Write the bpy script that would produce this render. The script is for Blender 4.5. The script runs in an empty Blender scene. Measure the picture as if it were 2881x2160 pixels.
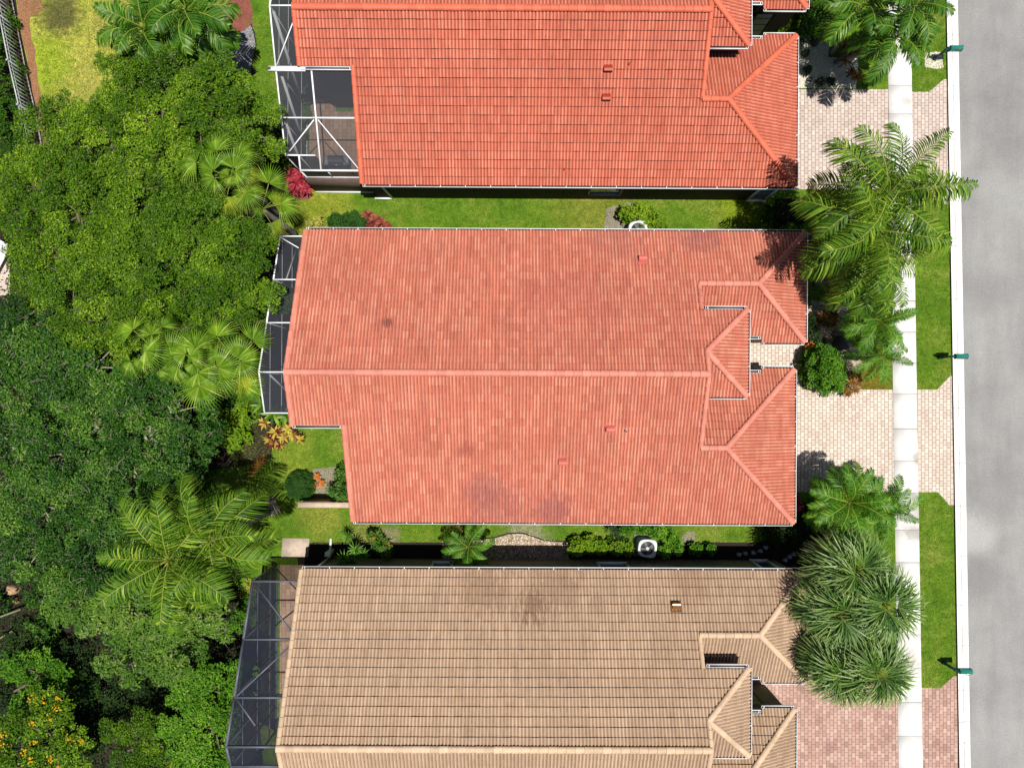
import bpy, math, random
import numpy as np
from mathutils import Vector, Matrix

# ------------------------------------------------------------------ frame of reference
S = 0.018            # metres on the ground per photo pixel
H = 36.0             # drone height
NX, NY = 1440.5, 1115.0   # photo pixel straight below the drone
C = bpy.context.scene.collection
rng = np.random.default_rng(7)
random.seed(7)
R = math.radians

def at(px, py, h=0.0):
    k = (H - h) / H * S
    return Vector(((px - NX) * k, -(py - NY) * k, h))

def gp(gx, gy, h=0.0, th=0.005):
    """ground offsets (in photo pixels from below the drone) to world"""
    c, s = math.cos(th), math.sin(th)
    return Vector(((gx * c - gy * s) * S, -(gx * s + gy * c) * S, h))

# ------------------------------------------------------------------ mesh helpers
class MB:
    def __init__(self):
        self.v, self.f, self.n = [], [], 0     # f: (faces array, mat, tint array)
    def soup(self, Q, mat=0, tint=None):
        Q = np.asarray(Q, dtype=np.float64)
        n, k, _ = Q.shape
        if n == 0: return self
        idx = np.arange(n * k).reshape(n, k) + self.n
        self.v.append(Q.reshape(-1, 3)); self.n += n * k
        m = np.full(n, mat) if np.isscalar(mat) else np.asarray(mat)
        t = rng.random(n) if tint is None else np.broadcast_to(np.asarray(tint, float), (n,))
        self.f.append((idx, m, t))
        return self
    def faces(self, V, F, mat=0, tint=0.5):
        V = np.asarray([tuple(p) for p in V], dtype=np.float64).reshape(-1, 3)
        by = {}
        for f in F: by.setdefault(len(f), []).append(f)
        for k, fs in by.items():
            a = np.asarray(fs) + self.n
            self.f.append((a, np.full(len(fs), mat), np.full(len(fs), tint)))
        self.v.append(V); self.n += len(V)
        return self
    def box(self, c, size, rz=0.0, mat=0, tint=0.5, taper=1.0):
        sx, sy, sz = [q / 2 for q in size]
        cs, sn = math.cos(rz), math.sin(rz)
        V = []
        for z, tp in ((-sz, 1.0), (sz, taper)):
            for x, y in ((-sx, -sy), (sx, -sy), (sx, sy), (-sx, sy)):
                x2, y2 = x * tp, y * tp
                V.append((c[0] + x2 * cs - y2 * sn, c[1] + x2 * sn + y2 * cs, c[2] + z))
        return self.faces(V, [(3, 2, 1, 0), (4, 5, 6, 7), (0, 1, 5, 4), (1, 2, 6, 5), (2, 3, 7, 6), (3, 0, 4, 7)], mat, tint)
    def bar(self, p, q, w, h=None, mat=0, up=None, tint=0.5):
        p, q = Vector(p), Vector(q); h = w if h is None else h
        d = (q - p)
        if d.length < 1e-6: return self
        d.normalize()
        u = Vector(up) if up else (Vector((0, 0, 1)) if abs(d.z) < 0.95 else Vector((0, 1, 0)))
        s = d.cross(u).normalized(); t = s.cross(d).normalized()
        V = []
        for e in (p, q):
            for a, b in ((-1, -1), (1, -1), (1, 1), (-1, 1)):
                V.append(e + s * (a * w / 2) + t * (b * h / 2))
        return self.faces(V, [(0, 1, 2, 3), (7, 6, 5, 4), (0, 4, 5, 1), (1, 5, 6, 2), (2, 6, 7, 3), (3, 7, 4, 0)], mat, tint)
    def tube(self, pts, rad, sides=7, mat=0, tint=0.5, cap=True):
        pts = [Vector(p) for p in pts]; n = len(pts)
        if np.isscalar(rad): rad = [rad] * n
        V, F = [], []
        ref = Vector((0.31, 0.77, 0.2)).normalized()
        for i, p in enumerate(pts):
            d = (pts[min(i + 1, n - 1)] - pts[max(i - 1, 0)]).normalized()
            s = d.cross(ref)
            s = s.normalized() if s.length > 1e-4 else Vector((1, 0, 0))
            t = d.cross(s)
            for k in range(sides):
                a = 2 * math.pi * k / sides
                V.append(p + (s * math.cos(a) + t * math.sin(a)) * rad[i])
        for i in range(n - 1):
            for k in range(sides):
                a, b = i * sides + k, i * sides + (k + 1) % sides
                F.append((a, b, b + sides, a + sides))
        if cap:
            F.append(tuple(range(sides))[::-1]); F.append(tuple(range((n - 1) * sides, n * sides)))
        return self.faces(V, F, mat, tint)
    def lathe(self, c, prof, sides=20, mat=0, tint=0.5):
        V, F = [], []
        for r, z in prof:
            for k in range(sides):
                a = 2 * math.pi * k / sides
                V.append((c[0] + r * math.cos(a), c[1] + r * math.sin(a), c[2] + z))
        for i in range(len(prof) - 1):
            for k in range(sides):
                a, b = i * sides + k, i * sides + (k + 1) % sides
                F.append((a, b, b + sides, a + sides))
        F.append(tuple(range((len(prof) - 1) * sides, len(prof) * sides)))
        return self.faces(V, F, mat, tint)
    def prism(self, pts, z0, z1, mat=0, tint=0.5):
        n = len(pts)
        V = [(p[0], p[1], z0) for p in pts] + [(p[0], p[1], z1) for p in pts]
        F = [tuple(range(n))[::-1], tuple(range(n, 2 * n))] + [(i, (i + 1) % n, n + (i + 1) % n, n + i) for i in range(n)]
        return self.faces(V, F, mat, tint)
    def mesh(self, name, mats, smooth=False):
        me = bpy.data.meshes.new(name)
        V = np.concatenate(self.v) if self.v else np.zeros((0, 3))
        me.vertices.add(len(V)); me.vertices.foreach_set('co', V.astype(np.float32).ravel())
        tot = np.concatenate([np.full(len(a), a.shape[1]) for a, _, _ in self.f]).astype(np.int32)
        loops = np.concatenate([a.ravel() for a, _, _ in self.f]).astype(np.int32)
        start = np.concatenate([[0], np.cumsum(tot)[:-1]]).astype(np.int32)
        me.loops.add(len(loops)); me.polygons.add(len(tot))
        me.loops.foreach_set('vertex_index', loops)
        me.polygons.foreach_set('loop_start', start)
        me.polygons.foreach_set('loop_total', tot)
        me.polygons.foreach_set('material_index', np.concatenate([m for _, m, _ in self.f]).astype(np.int32))
        a = me.attributes.new('tint', 'FLOAT', 'FACE')
        a.data.foreach_set('value', np.concatenate([t for _, _, t in self.f]).astype(np.float32))
        if smooth: me.polygons.foreach_set('use_smooth', np.ones(len(tot), dtype=bool))
        for m in (mats if isinstance(mats, (list, tuple)) else [mats]): me.materials.append(m)
        me.update(calc_edges=True)
        return me
    def build(self, name, mats, parent=None, smooth=False):
        o = bpy.data.objects.new(name, self.mesh(name, mats, smooth)); C.objects.link(o)
        if parent is not None: fix(o, parent)
        return o

def base_of(o):
    loc = Vector((0, 0, 0))
    while o is not None:
        loc += o.location; o = o.parent
    return loc
def fix(o, parent):                       # o holds world coordinates
    o.parent = parent
    p = parent; off = Vector((0, 0, 0))
    while p is not None:
        if p.type == 'EMPTY': off += p.location
        p = p.parent
    if parent.type == 'EMPTY': o.matrix_parent_inverse = Matrix.Translation(-off)
def tag(o, label=None, cat=None, group=None, kind=None):
    if label: o['label'] = label
    if cat: o['category'] = cat
    if group: o['group'] = group
    if kind: o['kind'] = kind
    return o
def thing(name, label, cat, loc=(0, 0, 0), group=None):
    o = bpy.data.objects.new(name, None); C.objects.link(o); o.location = loc; o.empty_display_size = 0.3
    return tag(o, label, cat, group)
def struct(o): o['kind'] = 'structure'; return o

def clip_soup(Q, UV, poly, mats, tints):
    """clip quads (n,4,3) with 2-d coords UV (n,4,2) against a convex ccw polygon; yields quads + triangles"""
    P = np.asarray(poly, float); m = len(P)
    area = sum(P[i][0] * P[(i + 1) % m][1] - P[(i + 1) % m][0] * P[i][1] for i in range(m))
    if area < 0: P = P[::-1]
    D = []
    for i in range(m):
        a, b = P[i], P[(i + 1) % m]; e = b - a; e = e / np.linalg.norm(e)
        D.append((UV[..., 1] - a[1]) * e[0] - (UV[..., 0] - a[0]) * e[1])
    D = np.stack(D)                                     # (m,n,4)
    inside = (D >= -1e-5).all(axis=(0, 2)); out = (D <= 1e-5).all(axis=2).any(axis=0)
    cross = np.where(~inside & ~out)[0]
    tq, tm, tt = [], [], []
    for i in cross:
        pts = [(Q[i, k], D[:, i, k]) for k in range(4)]
        for e in range(m):
            new = []
            for k in range(len(pts)):
                (p, dp), (q, dq) = pts[k], pts[(k + 1) % len(pts)]
                if dp[e] >= 0: new.append((p, dp))
                if (dp[e] >= 0) != (dq[e] >= 0):
                    t = dp[e] / (dp[e] - dq[e]); new.append((p + (q - p) * t, dp + (dq - dp) * t))
            pts = new
            if len(pts) < 3: break
        for k in range(1, len(pts) - 1):
            tq.append([pts[0][0], pts[k][0], pts[k + 1][0]]); tm.append(mats[i]); tt.append(tints[i])
    return Q[inside], mats[inside], tints[inside], np.array(tq).reshape(-1, 3, 3), np.array(tm, int), np.array(tt)

# ------------------------------------------------------------------ materials
class NT:
    def __init__(self, name):
        self.m = bpy.data.materials.new(name); self.m.use_nodes = True
        self.t = self.m.node_tree; self.n = self.t.nodes
        self.b = self.n['Principled BSDF']; self.out = self.n['Material Output']
        self.b.inputs['Specular IOR Level'].default_value = 0.3
    def node(self, typ, **kw):
        x = self.n.new(typ)
        for k, v in kw.items(): setattr(x, k, v)
        return x
    def link(self, a, b): self.t.links.new(a, b)
    def pos(self):
        if not hasattr(self, '_p'): self._p = self.node('ShaderNodeNewGeometry').outputs['Position']
        return self._p
    def tint(self):
        if not hasattr(self, '_t'): self._t = self.node('ShaderNodeAttribute', attribute_name='tint').outputs['Fac']
        return self._t
    def noise(self, scale, detail=3, rough=0.55, vec=None, stretch=None):
        x = self.node('ShaderNodeTexNoise'); x.inputs['Scale'].default_value = scale
        x.inputs['Detail'].default_value = detail; x.inputs['Roughness'].default_value = rough
        v = vec or self.pos()
        if stretch:
            mp = self.node('ShaderNodeMapping'); mp.inputs['Scale'].default_value = stretch; self.link(v, mp.inputs['Vector']); v = mp.outputs[0]
        self.link(v, x.inputs['Vector']); return x.outputs['Fac']
    def ramp(self, fac, stops):
        x = self.node('ShaderNodeValToRGB'); e = x.color_ramp.elements
        while len(e) < len(stops): e.new(0.5)
        for q, (p, c) in zip(e, stops): q.position = p; q.color = (*c, 1) if not np.isscalar(c) else (c, c, c, 1)
        self.link(fac, x.inputs['Fac']); return x.outputs['Color']
    def mix(self, fac, a, b, mode='MIX'):
        x = self.node('ShaderNodeMix', data_type='RGBA', blend_type=mode)
        for s, v in ((x.inputs[0], fac), (x.inputs[6], a), (x.inputs[7], b)):
            if hasattr(v, 'is_linked'): self.link(v, s)
            elif np.isscalar(v): s.default_value = v
            else: s.default_value = (*v, 1)
        return x.outputs[2]
    def math(self, op, a, b=0.0, c=None):
        x = self.node('ShaderNodeMath', operation=op); x.use_clamp = False
        for s, v in zip(x.inputs, (a, b) if c is None else (a, b, c)):
            if hasattr(v, 'is_linked'): self.link(v, s)
            else: s.default_value = v
        return x.outputs[0]
    def blob(self, col, center, r, color, strength=0.8, distort=0.6, nscale=1.6, streak=False):
        """a stain or worn patch with its own ragged outline"""
        d = self.node('ShaderNodeVectorMath', operation='DISTANCE'); self.link(self.pos(), d.inputs[0]); d.inputs[1].default_value = center
        nz = self.math('MULTIPLY', self.math('SUBTRACT', self.noise(nscale, 5, 0.65, stretch=(7.0, 1.1, 1.1) if streak else None), 0.5), distort * 2 * r * (2.2 if streak else 1))
        mr = self.node('ShaderNodeMapRange', interpolation_type='SMOOTHSTEP'); self.link(self.math('ADD', d.outputs['Value'], nz), mr.inputs[0])
        mr.inputs[1].default_value = r * 0.35; mr.inputs[2].default_value = r; mr.inputs[3].default_value = strength; mr.inputs[4].default_value = 0
        return self.mix(mr.outputs[0], col, color)
    def bump(self, h, strength=0.4, dist=0.02):
        x = self.node('ShaderNodeBump'); x.inputs['Strength'].default_value = strength; x.inputs['Distance'].default_value = dist
        self.link(h, x.inputs['Height']); self.link(x.outputs[0], self.b.inputs['Normal'])
    def col(self, c, rough=0.8, spec=None):
        if hasattr(c, 'is_linked'): self.link(c, self.b.inputs['Base Color'])
        else: self.b.inputs['Base Color'].default_value = (*c, 1)
        self.b.inputs['Roughness'].default_value = rough
        if spec is not None: self.b.inputs['Specular IOR Level'].default_value = spec
        return self.m

def plain(name, c, rough=0.6, var=0.12, scale=6, metal=0.0, spec=0.3):
    t = NT(name); a = tuple(x * (1 - var) for x in c); b = tuple(min(1, x * (1 + var)) for x in c)
    t.col(t.ramp(t.noise(scale, 4), [(0.3, a), (0.7, b)]), rough, spec); t.b.inputs['Metallic'].default_value = metal
    return t.m
def leafmat(name, cols, rough=0.45, trans=0.25, big=0.3, spec=0.16):
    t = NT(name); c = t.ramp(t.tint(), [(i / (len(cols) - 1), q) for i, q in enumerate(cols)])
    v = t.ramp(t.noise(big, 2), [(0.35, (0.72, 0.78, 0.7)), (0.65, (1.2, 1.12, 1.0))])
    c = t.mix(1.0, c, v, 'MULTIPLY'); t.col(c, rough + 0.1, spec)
    tr = t.node('ShaderNodeBsdfTranslucent'); t.link(t.mix(1.0, c, (1.5, 1.6, 0.6), 'MULTIPLY'), tr.inputs['Color'])
    mx = t.node('ShaderNodeMixShader'); mx.inputs[0].default_value = trans
    t.link(t.b.outputs[0], mx.inputs[1]); t.link(tr.outputs[0], mx.inputs[2]); t.link(mx.outputs[0], t.out.inputs['Surface'])
    return t.m
def tilemat(name, cols, stains=(), rough=0.7, streak=0.42):
    t = NT(name); c = t.ramp(t.tint(), [(i / (len(cols) - 1), q) for i, q in enumerate(cols)])
    c = t.mix(streak, c, t.ramp(t.noise(1.0, 5, 0.6, stretch=(5.0, 0.7, 0.7)), [(0.3, (0.55, 0.5, 0.5)), (0.65, (1.25, 1.25, 1.25))]), 'MULTIPLY')
    c = t.mix(0.35, c, t.ramp(t.noise(0.35, 4), [(0.3, (0.75, 0.72, 0.72)), (0.7, (1.2, 1.2, 1.2))]), 'MULTIPLY')
    c = t.mix(0.5, c, t.ramp(t.noise(26, 4, 0.7), [(0.3, (0.75, 0.75, 0.75)), (0.7, (1.2, 1.2, 1.2))]), 'MULTIPLY')
    for s in stains: c = t.blob(c, *s, streak=True)
    t.bump(t.noise(40, 3), 0.25, 0.01)
    return t.col(c, rough, 0.25)

M = {}
def grassmat(name, cols, blobs=()):
    t = NT(name)
    f = t.noise(0.55, 6, 0.62); g = t.noise(3.2, 7, 0.78); k = t.noise(15, 5, 0.8)
    c = t.ramp(f, [(0.28, cols[0]), (0.5, cols[1]), (0.74, cols[2])])
    for b in blobs: c = t.blob(c, *b)
    c = t.mix(0.75, c, t.ramp(g, [(0.38, (0.50, 0.56, 0.48)), (0.62, (1.42, 1.30, 1.38))]), 'MULTIPLY')
    c = t.mix(0.85, c, t.ramp(k, [(0.36, (0.45, 0.5, 0.45)), (0.64, (1.5, 1.42, 1.3))]), 'MULTIPLY')
    t.bump(k, 0.9, 0.05); return t.col(c, 0.95, 0.05)
G0, G1, G2 = (0.042, 0.115, 0.008), (0.085, 0.170, 0.014), (0.19, 0.23, 0.045)
def W(px, py, h=0): return tuple(at(px, py, h))
M['lawn'] = grassmat('lawn_turf', (G0, G1, G2), [
    (W(200, 100), 4.5, (0.37, 0.37, 0.07), 0.85), (W(215, 215), 2.2, (0.34, 0.31, 0.08), 0.6), (W(130, 180), 2.0, (0.22, 0.32, 0.02), 0.75), (W(330, 60), 2.0, (0.30, 0.26, 0.08), 0.6),
    (W(170, 42), 1.5, (0.06, 0.045, 0.035), 0.85, 0.5), (W(900, 580), 2.4, (0.24, 0.25, 0.03), 0.6), (W(1690, 590), 3.0, (0.19, 0.185, 0.035), 0.6),
    (W(2080, 575), 1.6, (0.20, 0.25, 0.015), 0.7), (W(900, 1440), 1.6, (0.22, 0.215, 0.04), 0.6), (W(830, 1290), 1.4, (0.2, 0.24, 0.03), 0.5), (W(1030, 1500), 1.2, (0.2, 0.18, 0.06), 0.6),
    (W(1100, 1505), 0.7, (0.22, 0.19, 0.13), 0.8), (W(1480, 1480), 1.6, (0.26, 0.24, 0.20), 0.7, 0.9), (W(1300, 1470), 0.9, (0.2, 0.15, 0.05), 0.6),
    (W(1940, 1517), 0.55, (0.25, 0.22, 0.2), 0.9), (W(2460, 1070), 1.3, (0.15, 0.10, 0.018), 0.85, 0.5), (W(2310, 605), 1.2, (0.16, 0.13, 0.01), 0.85), (W(2620, 555), 0.7, (0.14, 0.14, 0.015), 0.7)])
t = NT('concrete'); c = t.ramp(t.noise(0.8, 5), [(0.3, (0.62, 0.60, 0.58)), (0.7, (0.70, 0.69, 0.67))])
c = t.mix(0.5, c, t.ramp(t.noise(3.0, 6, 0.7), [(0.25, (0.8, 0.79, 0.77)), (0.5, (1.05, 1.05, 1.05))]), 'MULTIPLY')
for px, py, r in ((2575, 1440, 0.7), (2570, 1400, 0.45), (2580, 1285, 0.4), (2560, 1850, 0.7), (2550, 1905, 0.5), (2545, 285, 0.4), (2570, 1500, 0.7)):
    c = t.blob(c, W(px, py), r, (0.36, 0.34, 0.31), 0.75, 0.6, 3.0)
t.bump(t.noise(60, 3), 0.15, 0.01); M['concrete'] = t.col(c, 0.85)
t = NT('kerb_concrete'); c = t.ramp(t.noise(1.2, 5), [(0.3, (0.62, 0.60, 0.58)), (0.7, (0.69, 0.68, 0.66))])
M['kerb'] = t.col(t.mix(0.4, c, t.ramp(t.noise(5, 6, 0.7), [(0.28, (0.72, 0.7, 0.68)), (0.5, (1.05, 1.05, 1.05))]), 'MULTIPLY'), 0.85)
M['grime'] = plain('kerb_dark_line', (0.10, 0.095, 0.09), 0.9, 0.7, 5)  # dark band on the step between kerb and gutter pan
M['joint'] = plain('joint_sand', (0.085, 0.07, 0.06), 0.95, 0.3, 20)
M['slabjoint'] = plain('slab_joint', (0.10, 0.095, 0.085), 0.95, 0.3, 20)
t = NT('asphalt'); c = t.ramp(t.noise(0.22, 6, 0.62), [(0.32, (0.165, 0.163, 0.161)), (0.68, (0.25, 0.248, 0.244))])
c = t.mix(0.6, c, t.ramp(t.noise(1.0, 5, 0.65, stretch=(1.0, 0.16, 1)), [(0.3, (0.80, 0.80, 0.80)), (0.7, (1.16, 1.16, 1.16))]), 'MULTIPLY')
c = t.blob(c, W(2745, 1495), 1.7, (0.31, 0.307, 0.30), 0.8, 0.12); c = t.blob(c, W(2760, 1620), 1.5, (0.15, 0.148, 0.147), 0.45, 0.5)
c = t.blob(c, W(2840, 560), 1.6, (0.26, 0.26, 0.256), 0.35, 0.6); c = t.blob(c, W(2720, 1200), 1.2, (0.25, 0.248, 0.245), 0.4, 0.6); c = t.blob(c, W(2760, 210), 1.6, (0.25, 0.248, 0.245), 0.3)
c = t.blob(c, W(2800, 1390), 2.2, (0.155, 0.153, 0.152), 0.5); c = t.blob(c, W(2770, 820), 1.6, (0.17, 0.168, 0.166), 0.45)
c = t.mix(0.8, c, t.ramp(t.noise(14, 6, 0.85), [(0.3, (0.70, 0.70, 0.70)), (0.68, (1.32, 1.32, 1.32))]), 'MULTIPLY')
v = t.node('ShaderNodeTexVoronoi'); v.inputs['Scale'].default_value = 3.2; t.link(t.pos(), v.inputs['Vector'])
c = t.mix(t.ramp(v.outputs['Distance'], [(0.0, 0.30), (0.06, 0.30), (0.10, 0.0)]), c, (0.34, 0.34, 0.33))
v2 = t.node('ShaderNodeTexVoronoi', feature='DISTANCE_TO_EDGE'); v2.inputs['Scale'].default_value = 0.16; t.link(t.node('ShaderNodeVectorMath', operation='ADD').outputs[0], v2.inputs['Vector'])
vm = v2.inputs['Vector'].links[0].from_node; t.link(t.pos(), vm.inputs[0]); nn = t.node('ShaderNodeTexNoise'); nn.inputs['Scale'].default_value = 0.9; nn.inputs['Detail'].default_value = 6; t.link(t.pos(), nn.inputs['Vector']); t.link(nn.outputs['Color'], vm.inputs[1])
c = t.mix(t.ramp(v2.outputs['Distance'], [(0.0, 0.10), (0.003, 0.0)]), c, (0.07, 0.07, 0.07)); t.bump(t.noise(90, 3), 0.4, 0.01)
M['asphalt'] = t.col(c, 0.9)
def pavermat(name, cols, stain):
    t = NT(name); c = t.ramp(t.tint(), [(i / (len(cols) - 1), q) for i, q in enumerate(cols)])
    c = t.mix(0.6, c, t.ramp(t.noise(0.7, 5, 0.65), [(0.3, stain), (0.55, (1.06, 1.06, 1.06))]), 'MULTIPLY')
    c = t.mix(0.5, c, t.ramp(t.noise(30, 3), [(0.3, (0.8, 0.8, 0.8)), (0.7, (1.15, 1.15, 1.15))]), 'MULTIPLY')
    t.bump(t.noise(70, 3), 0.2, 0.005); return t.col(c, 0.85)
M['pav1'] = pavermat('paver_pink', [(0.385, 0.305, 0.265), (0.435, 0.355, 0.31), (0.455, 0.375, 0.33), (0.50, 0.44, 0.375)], (0.88, 0.83, 0.81))
M['pav2'] = pavermat('paver_cream', [(0.43, 0.345, 0.29), (0.48, 0.40, 0.335), (0.50, 0.42, 0.355), (0.54, 0.475, 0.405)], (0.88, 0.82, 0.79))
M['pav3'] = pavermat('paver_red', [(0.28, 0.165, 0.135), (0.36, 0.22, 0.18), (0.395, 0.25, 0.205), (0.45, 0.31, 0.255)], (0.75, 0.72, 0.72))
M['patio'] = pavermat('paver_patio', [(0.30, 0.185, 0.12), (0.38, 0.245, 0.16), (0.44, 0.30, 0.20)], (0.7, 0.65, 0.62))
# roof tiles
M['tile1'] = tilemat('roof_tile_red', [(0.36, 0.085, 0.050), (0.45, 0.125, 0.078), (0.49, 0.155, 0.100), (0.58, 0.26, 0.175)])
M['tile2'] = tilemat('roof_tile_salmon', [(0.38, 0.105, 0.065), (0.46, 0.15, 0.095), (0.49, 0.175, 0.112), (0.56, 0.27, 0.185)],
    [(W(1090, 908, 4.9), 0.34, (0.12, 0.04, 0.035), 0.8, 0.3, 3), (W(1400, 1432, 3.4), 1.9, (0.24, 0.095, 0.09), 0.5, 0.9, 1.5), (W(1360, 1380, 3.6), 1.0, (0.25, 0.095, 0.09), 0.45, 0.9),
     (W(1970, 665, 3.1), 1.2, (0.22, 0.09, 0.10), 0.5, 0.9), (W(1560, 1440, 3.3), 1.2, (0.2, 0.075, 0.085), 0.55, 0.6), (W(1730, 665, 3.1), 1.6, (0.25, 0.11, 0.10), 0.35, 0.9),
     (W(1310, 1265, 4.5), 0.5, (0.26, 0.055, 0.045), 0.6, 0.5), (W(1580, 850, 4.6), 2.4, (0.36, 0.10, 0.075), 0.4, 0.9)])
M['tile3'] = tilemat('roof_tile_tan', [(0.29, 0.195, 0.125), (0.375, 0.26, 0.175), (0.41, 0.295, 0.205), (0.48, 0.36, 0.27)],
    [(W(1500, 1705, 4.2), 0.9, (0.15, 0.085, 0.05), 0.75, 0.8), (W(1560, 1640, 3.6), 1.7, (0.2, 0.12, 0.08), 0.5, 0.8), (W(1360, 1660, 3.8), 1.4, (0.2, 0.12, 0.075), 0.5, 0.8), (W(1950, 1640, 3.5), 1.2, (0.24, 0.14, 0.09), 0.4)])
M['tile1g'] = plain('tile_groove_shade_red', (0.26, 0.055, 0.030), 0.9, 0.3, 5); M['tile2g'] = plain('tile_groove_shade_salmon', (0.29, 0.085, 0.06), 0.9, 0.3, 5); M['tile3g'] = plain('tile_groove_shade_tan', (0.22, 0.14, 0.085), 0.9, 0.3, 5)  # groove tone darkened: shading between the barrels put into the colour
M['tile1d'] = plain('tile_grime_shade_red', (0.085, 0.018, 0.012), 0.9, 0.4, 5)  # near-black tile tones: dirt and lip shadow in one colour
M['tile2d'] = plain('tile_grime_shade_salmon', (0.17, 0.04, 0.033), 0.9, 0.4, 5)
M['tile3d'] = plain('tile_grime_shade_tan', (0.055, 0.03, 0.018), 0.9, 0.4, 5)
def capmat(name, c):
    t = NT(name); q = t.ramp(t.tint(), [(0, tuple(x * 0.86 for x in c)), (1, tuple(min(1, x * 1.12) for x in c))])
    q = t.mix(0.5, q, t.ramp(t.noise(6, 5, 0.7), [(0.3, (0.75, 0.72, 0.72)), (0.7, (1.15, 1.15, 1.15))]), 'MULTIPLY'); return t.col(q, 0.65)
M['cap1'], M['cap2'], M['cap3'] = capmat('cap_red', (0.52, 0.115, 0.060)), capmat('cap_salmon', (0.52, 0.18, 0.130)), capmat('cap_tan', (0.48, 0.345, 0.23))
M['under'] = plain('roof_underlay', (0.03, 0.02, 0.018), 0.9)
M['white'] = plain('white_aluminium', (0.72, 0.73, 0.75), 0.45, 0.06, 3)
M['bronze'] = plain('bronze_aluminium', (0.085, 0.09, 0.115), 0.4, 0.15, 3)
M['gutdark'] = plain('gutter_inside', (0.045, 0.04, 0.04), 0.8)
M['wall1'] = plain('wall_dark_brown', (0.040, 0.031, 0.022), 0.9, 0.12, 2)
M['wallb'] = plain('wall_brown_stucco', (0.105, 0.07, 0.058), 0.9, 0.18, 3)
M['wall2'] = plain('wall_tan', (0.30, 0.22, 0.14), 0.9, 0.1, 2)
M['wall3'] = plain('wall_beige', (0.23, 0.19, 0.14), 0.9, 0.1, 2)
M['glass'] = plain('window_glass', (0.05, 0.07, 0.10), 0.08, 0.1, 1, 0, 0.6)
M['doorgrey'] = plain('door_grey', (0.22, 0.21, 0.24), 0.6)
M['doortan'] = plain('door_tan', (0.34, 0.25, 0.16), 0.6)
def screenmat(name, c, a):
    t = NT(name); t.col(c, 0.6)
    tr = t.node('ShaderNodeBsdfTransparent'); mx = t.node('ShaderNodeMixShader'); mx.inputs[0].default_value = a
    t.link(tr.outputs[0], mx.inputs[1]); t.link(t.b.outputs[0], mx.inputs[2]); t.link(mx.outputs[0], t.out.inputs['Surface']); return t.m
M['screen'] = screenmat('insect_screen', (0.036, 0.040, 0.052), 0.50)
M['screenw'] = screenmat('insect_screen_wall', (0.040, 0.044, 0.058), 0.88)
M['screen3'] = screenmat('insect_screen_dark', (0.022, 0.028, 0.05), 0.32)
M['screen3w'] = screenmat('insect_screen_dark_wall', (0.028, 0.036, 0.07), 0.72)
# foliage
M['oak'] = leafmat('leaf_olive', [(0.009, 0.030, 0.003), (0.042, 0.105, 0.004), (0.090, 0.185, 0.007), (0.25, 0.37, 0.03)], 0.34, 0.14)
M['ficus'] = leafmat('leaf_dark_green', [(0.007, 0.026, 0.006), (0.022, 0.075, 0.010), (0.050, 0.135, 0.014), (0.17, 0.29, 0.05)], 0.32, 0.13)
M['broad'] = leafmat('leaf_mid_green', [(0.026, 0.07, 0.012), (0.06, 0.145, 0.018), (0.095, 0.195, 0.025), (0.20, 0.29, 0.07)], 0.35)
M['bright'] = leafmat('leaf_bright_green', [(0.02, 0.07, 0.005), (0.05, 0.15, 0.007), (0.09, 0.22, 0.012), (0.20, 0.34, 0.04)], 0.38, 0.15)
M['lime'] = leafmat('leaf_lime', [(0.06, 0.13, 0.006), (0.12, 0.23, 0.010), (0.20, 0.30, 0.02)], 0.4)
M['dark'] = leafmat('leaf_shade_dark', [(0.010, 0.022, 0.006), (0.02, 0.045, 0.010), (0.035, 0.07, 0.014)], 0.5, 0.1)  # very dark leaf; carries the deep shade under the grove in its colour
M['hedge'] = leafmat('leaf_hedge', [(0.025, 0.075, 0.006), (0.05, 0.13, 0.010), (0.09, 0.18, 0.014)], 0.45)
M['clip'] = leafmat('leaf_clipped_box', [(0.02, 0.06, 0.012), (0.03, 0.095, 0.015), (0.06, 0.14, 0.02)], 0.5)
M['yellowleaf'] = leafmat('leaf_yellow_variegated', [(0.14, 0.17, 0.02), (0.32, 0.34, 0.06), (0.42, 0.42, 0.12)], 0.5)
M['red'] = leafmat('leaf_crimson', [(0.10, 0.008, 0.014), (0.28, 0.02, 0.04), (0.42, 0.05, 0.08)], 0.35, 0.2)
M['copper'] = leafmat('leaf_copper', [(0.07, 0.012, 0.010), (0.22, 0.045, 0.03), (0.34, 0.10, 0.07)], 0.4, 0.2)
M['croton'] = leafmat('leaf_croton', [(0.07, 0.008, 0.010), (0.13, 0.02, 0.012), (0.38, 0.30, 0.05), (0.45, 0.40, 0.08)], 0.4, 0.2)
M['ti'] = leafmat('leaf_burnt_orange', [(0.03, 0.012, 0.008), (0.16, 0.05, 0.012), (0.30, 0.16, 0.03), (0.05, 0.07, 0.012)], 0.45, 0.2)
M['flower'] = leafmat('petal_yellow', [(0.55, 0.30, 0.015), (0.70, 0.42, 0.03)], 0.6, 0.3)
M['orange'] = leafmat('petal_orange', [(0.50, 0.13, 0.03), (0.62, 0.25, 0.05)], 0.6, 0.3)
M['queen'] = leafmat('frond_queen', [(0.014, 0.045, 0.003), (0.045, 0.115, 0.006), (0.105, 0.21, 0.010), (0.30, 0.39, 0.05)], 0.42, 0.2, 0.5, 0.22)
M['adon'] = leafmat('frond_glossy', [(0.012, 0.055, 0.004), (0.035, 0.115, 0.008), (0.07, 0.175, 0.012), (0.19, 0.30, 0.03)], 0.36, 0.2, 0.5, 0.3)
M['date'] = leafmat('frond_date', [(0.018, 0.075, 0.004), (0.045, 0.155, 0.007), (0.085, 0.22, 0.010), (0.20, 0.34, 0.04)], 0.40, 0.2, 0.5, 0.28)
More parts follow.
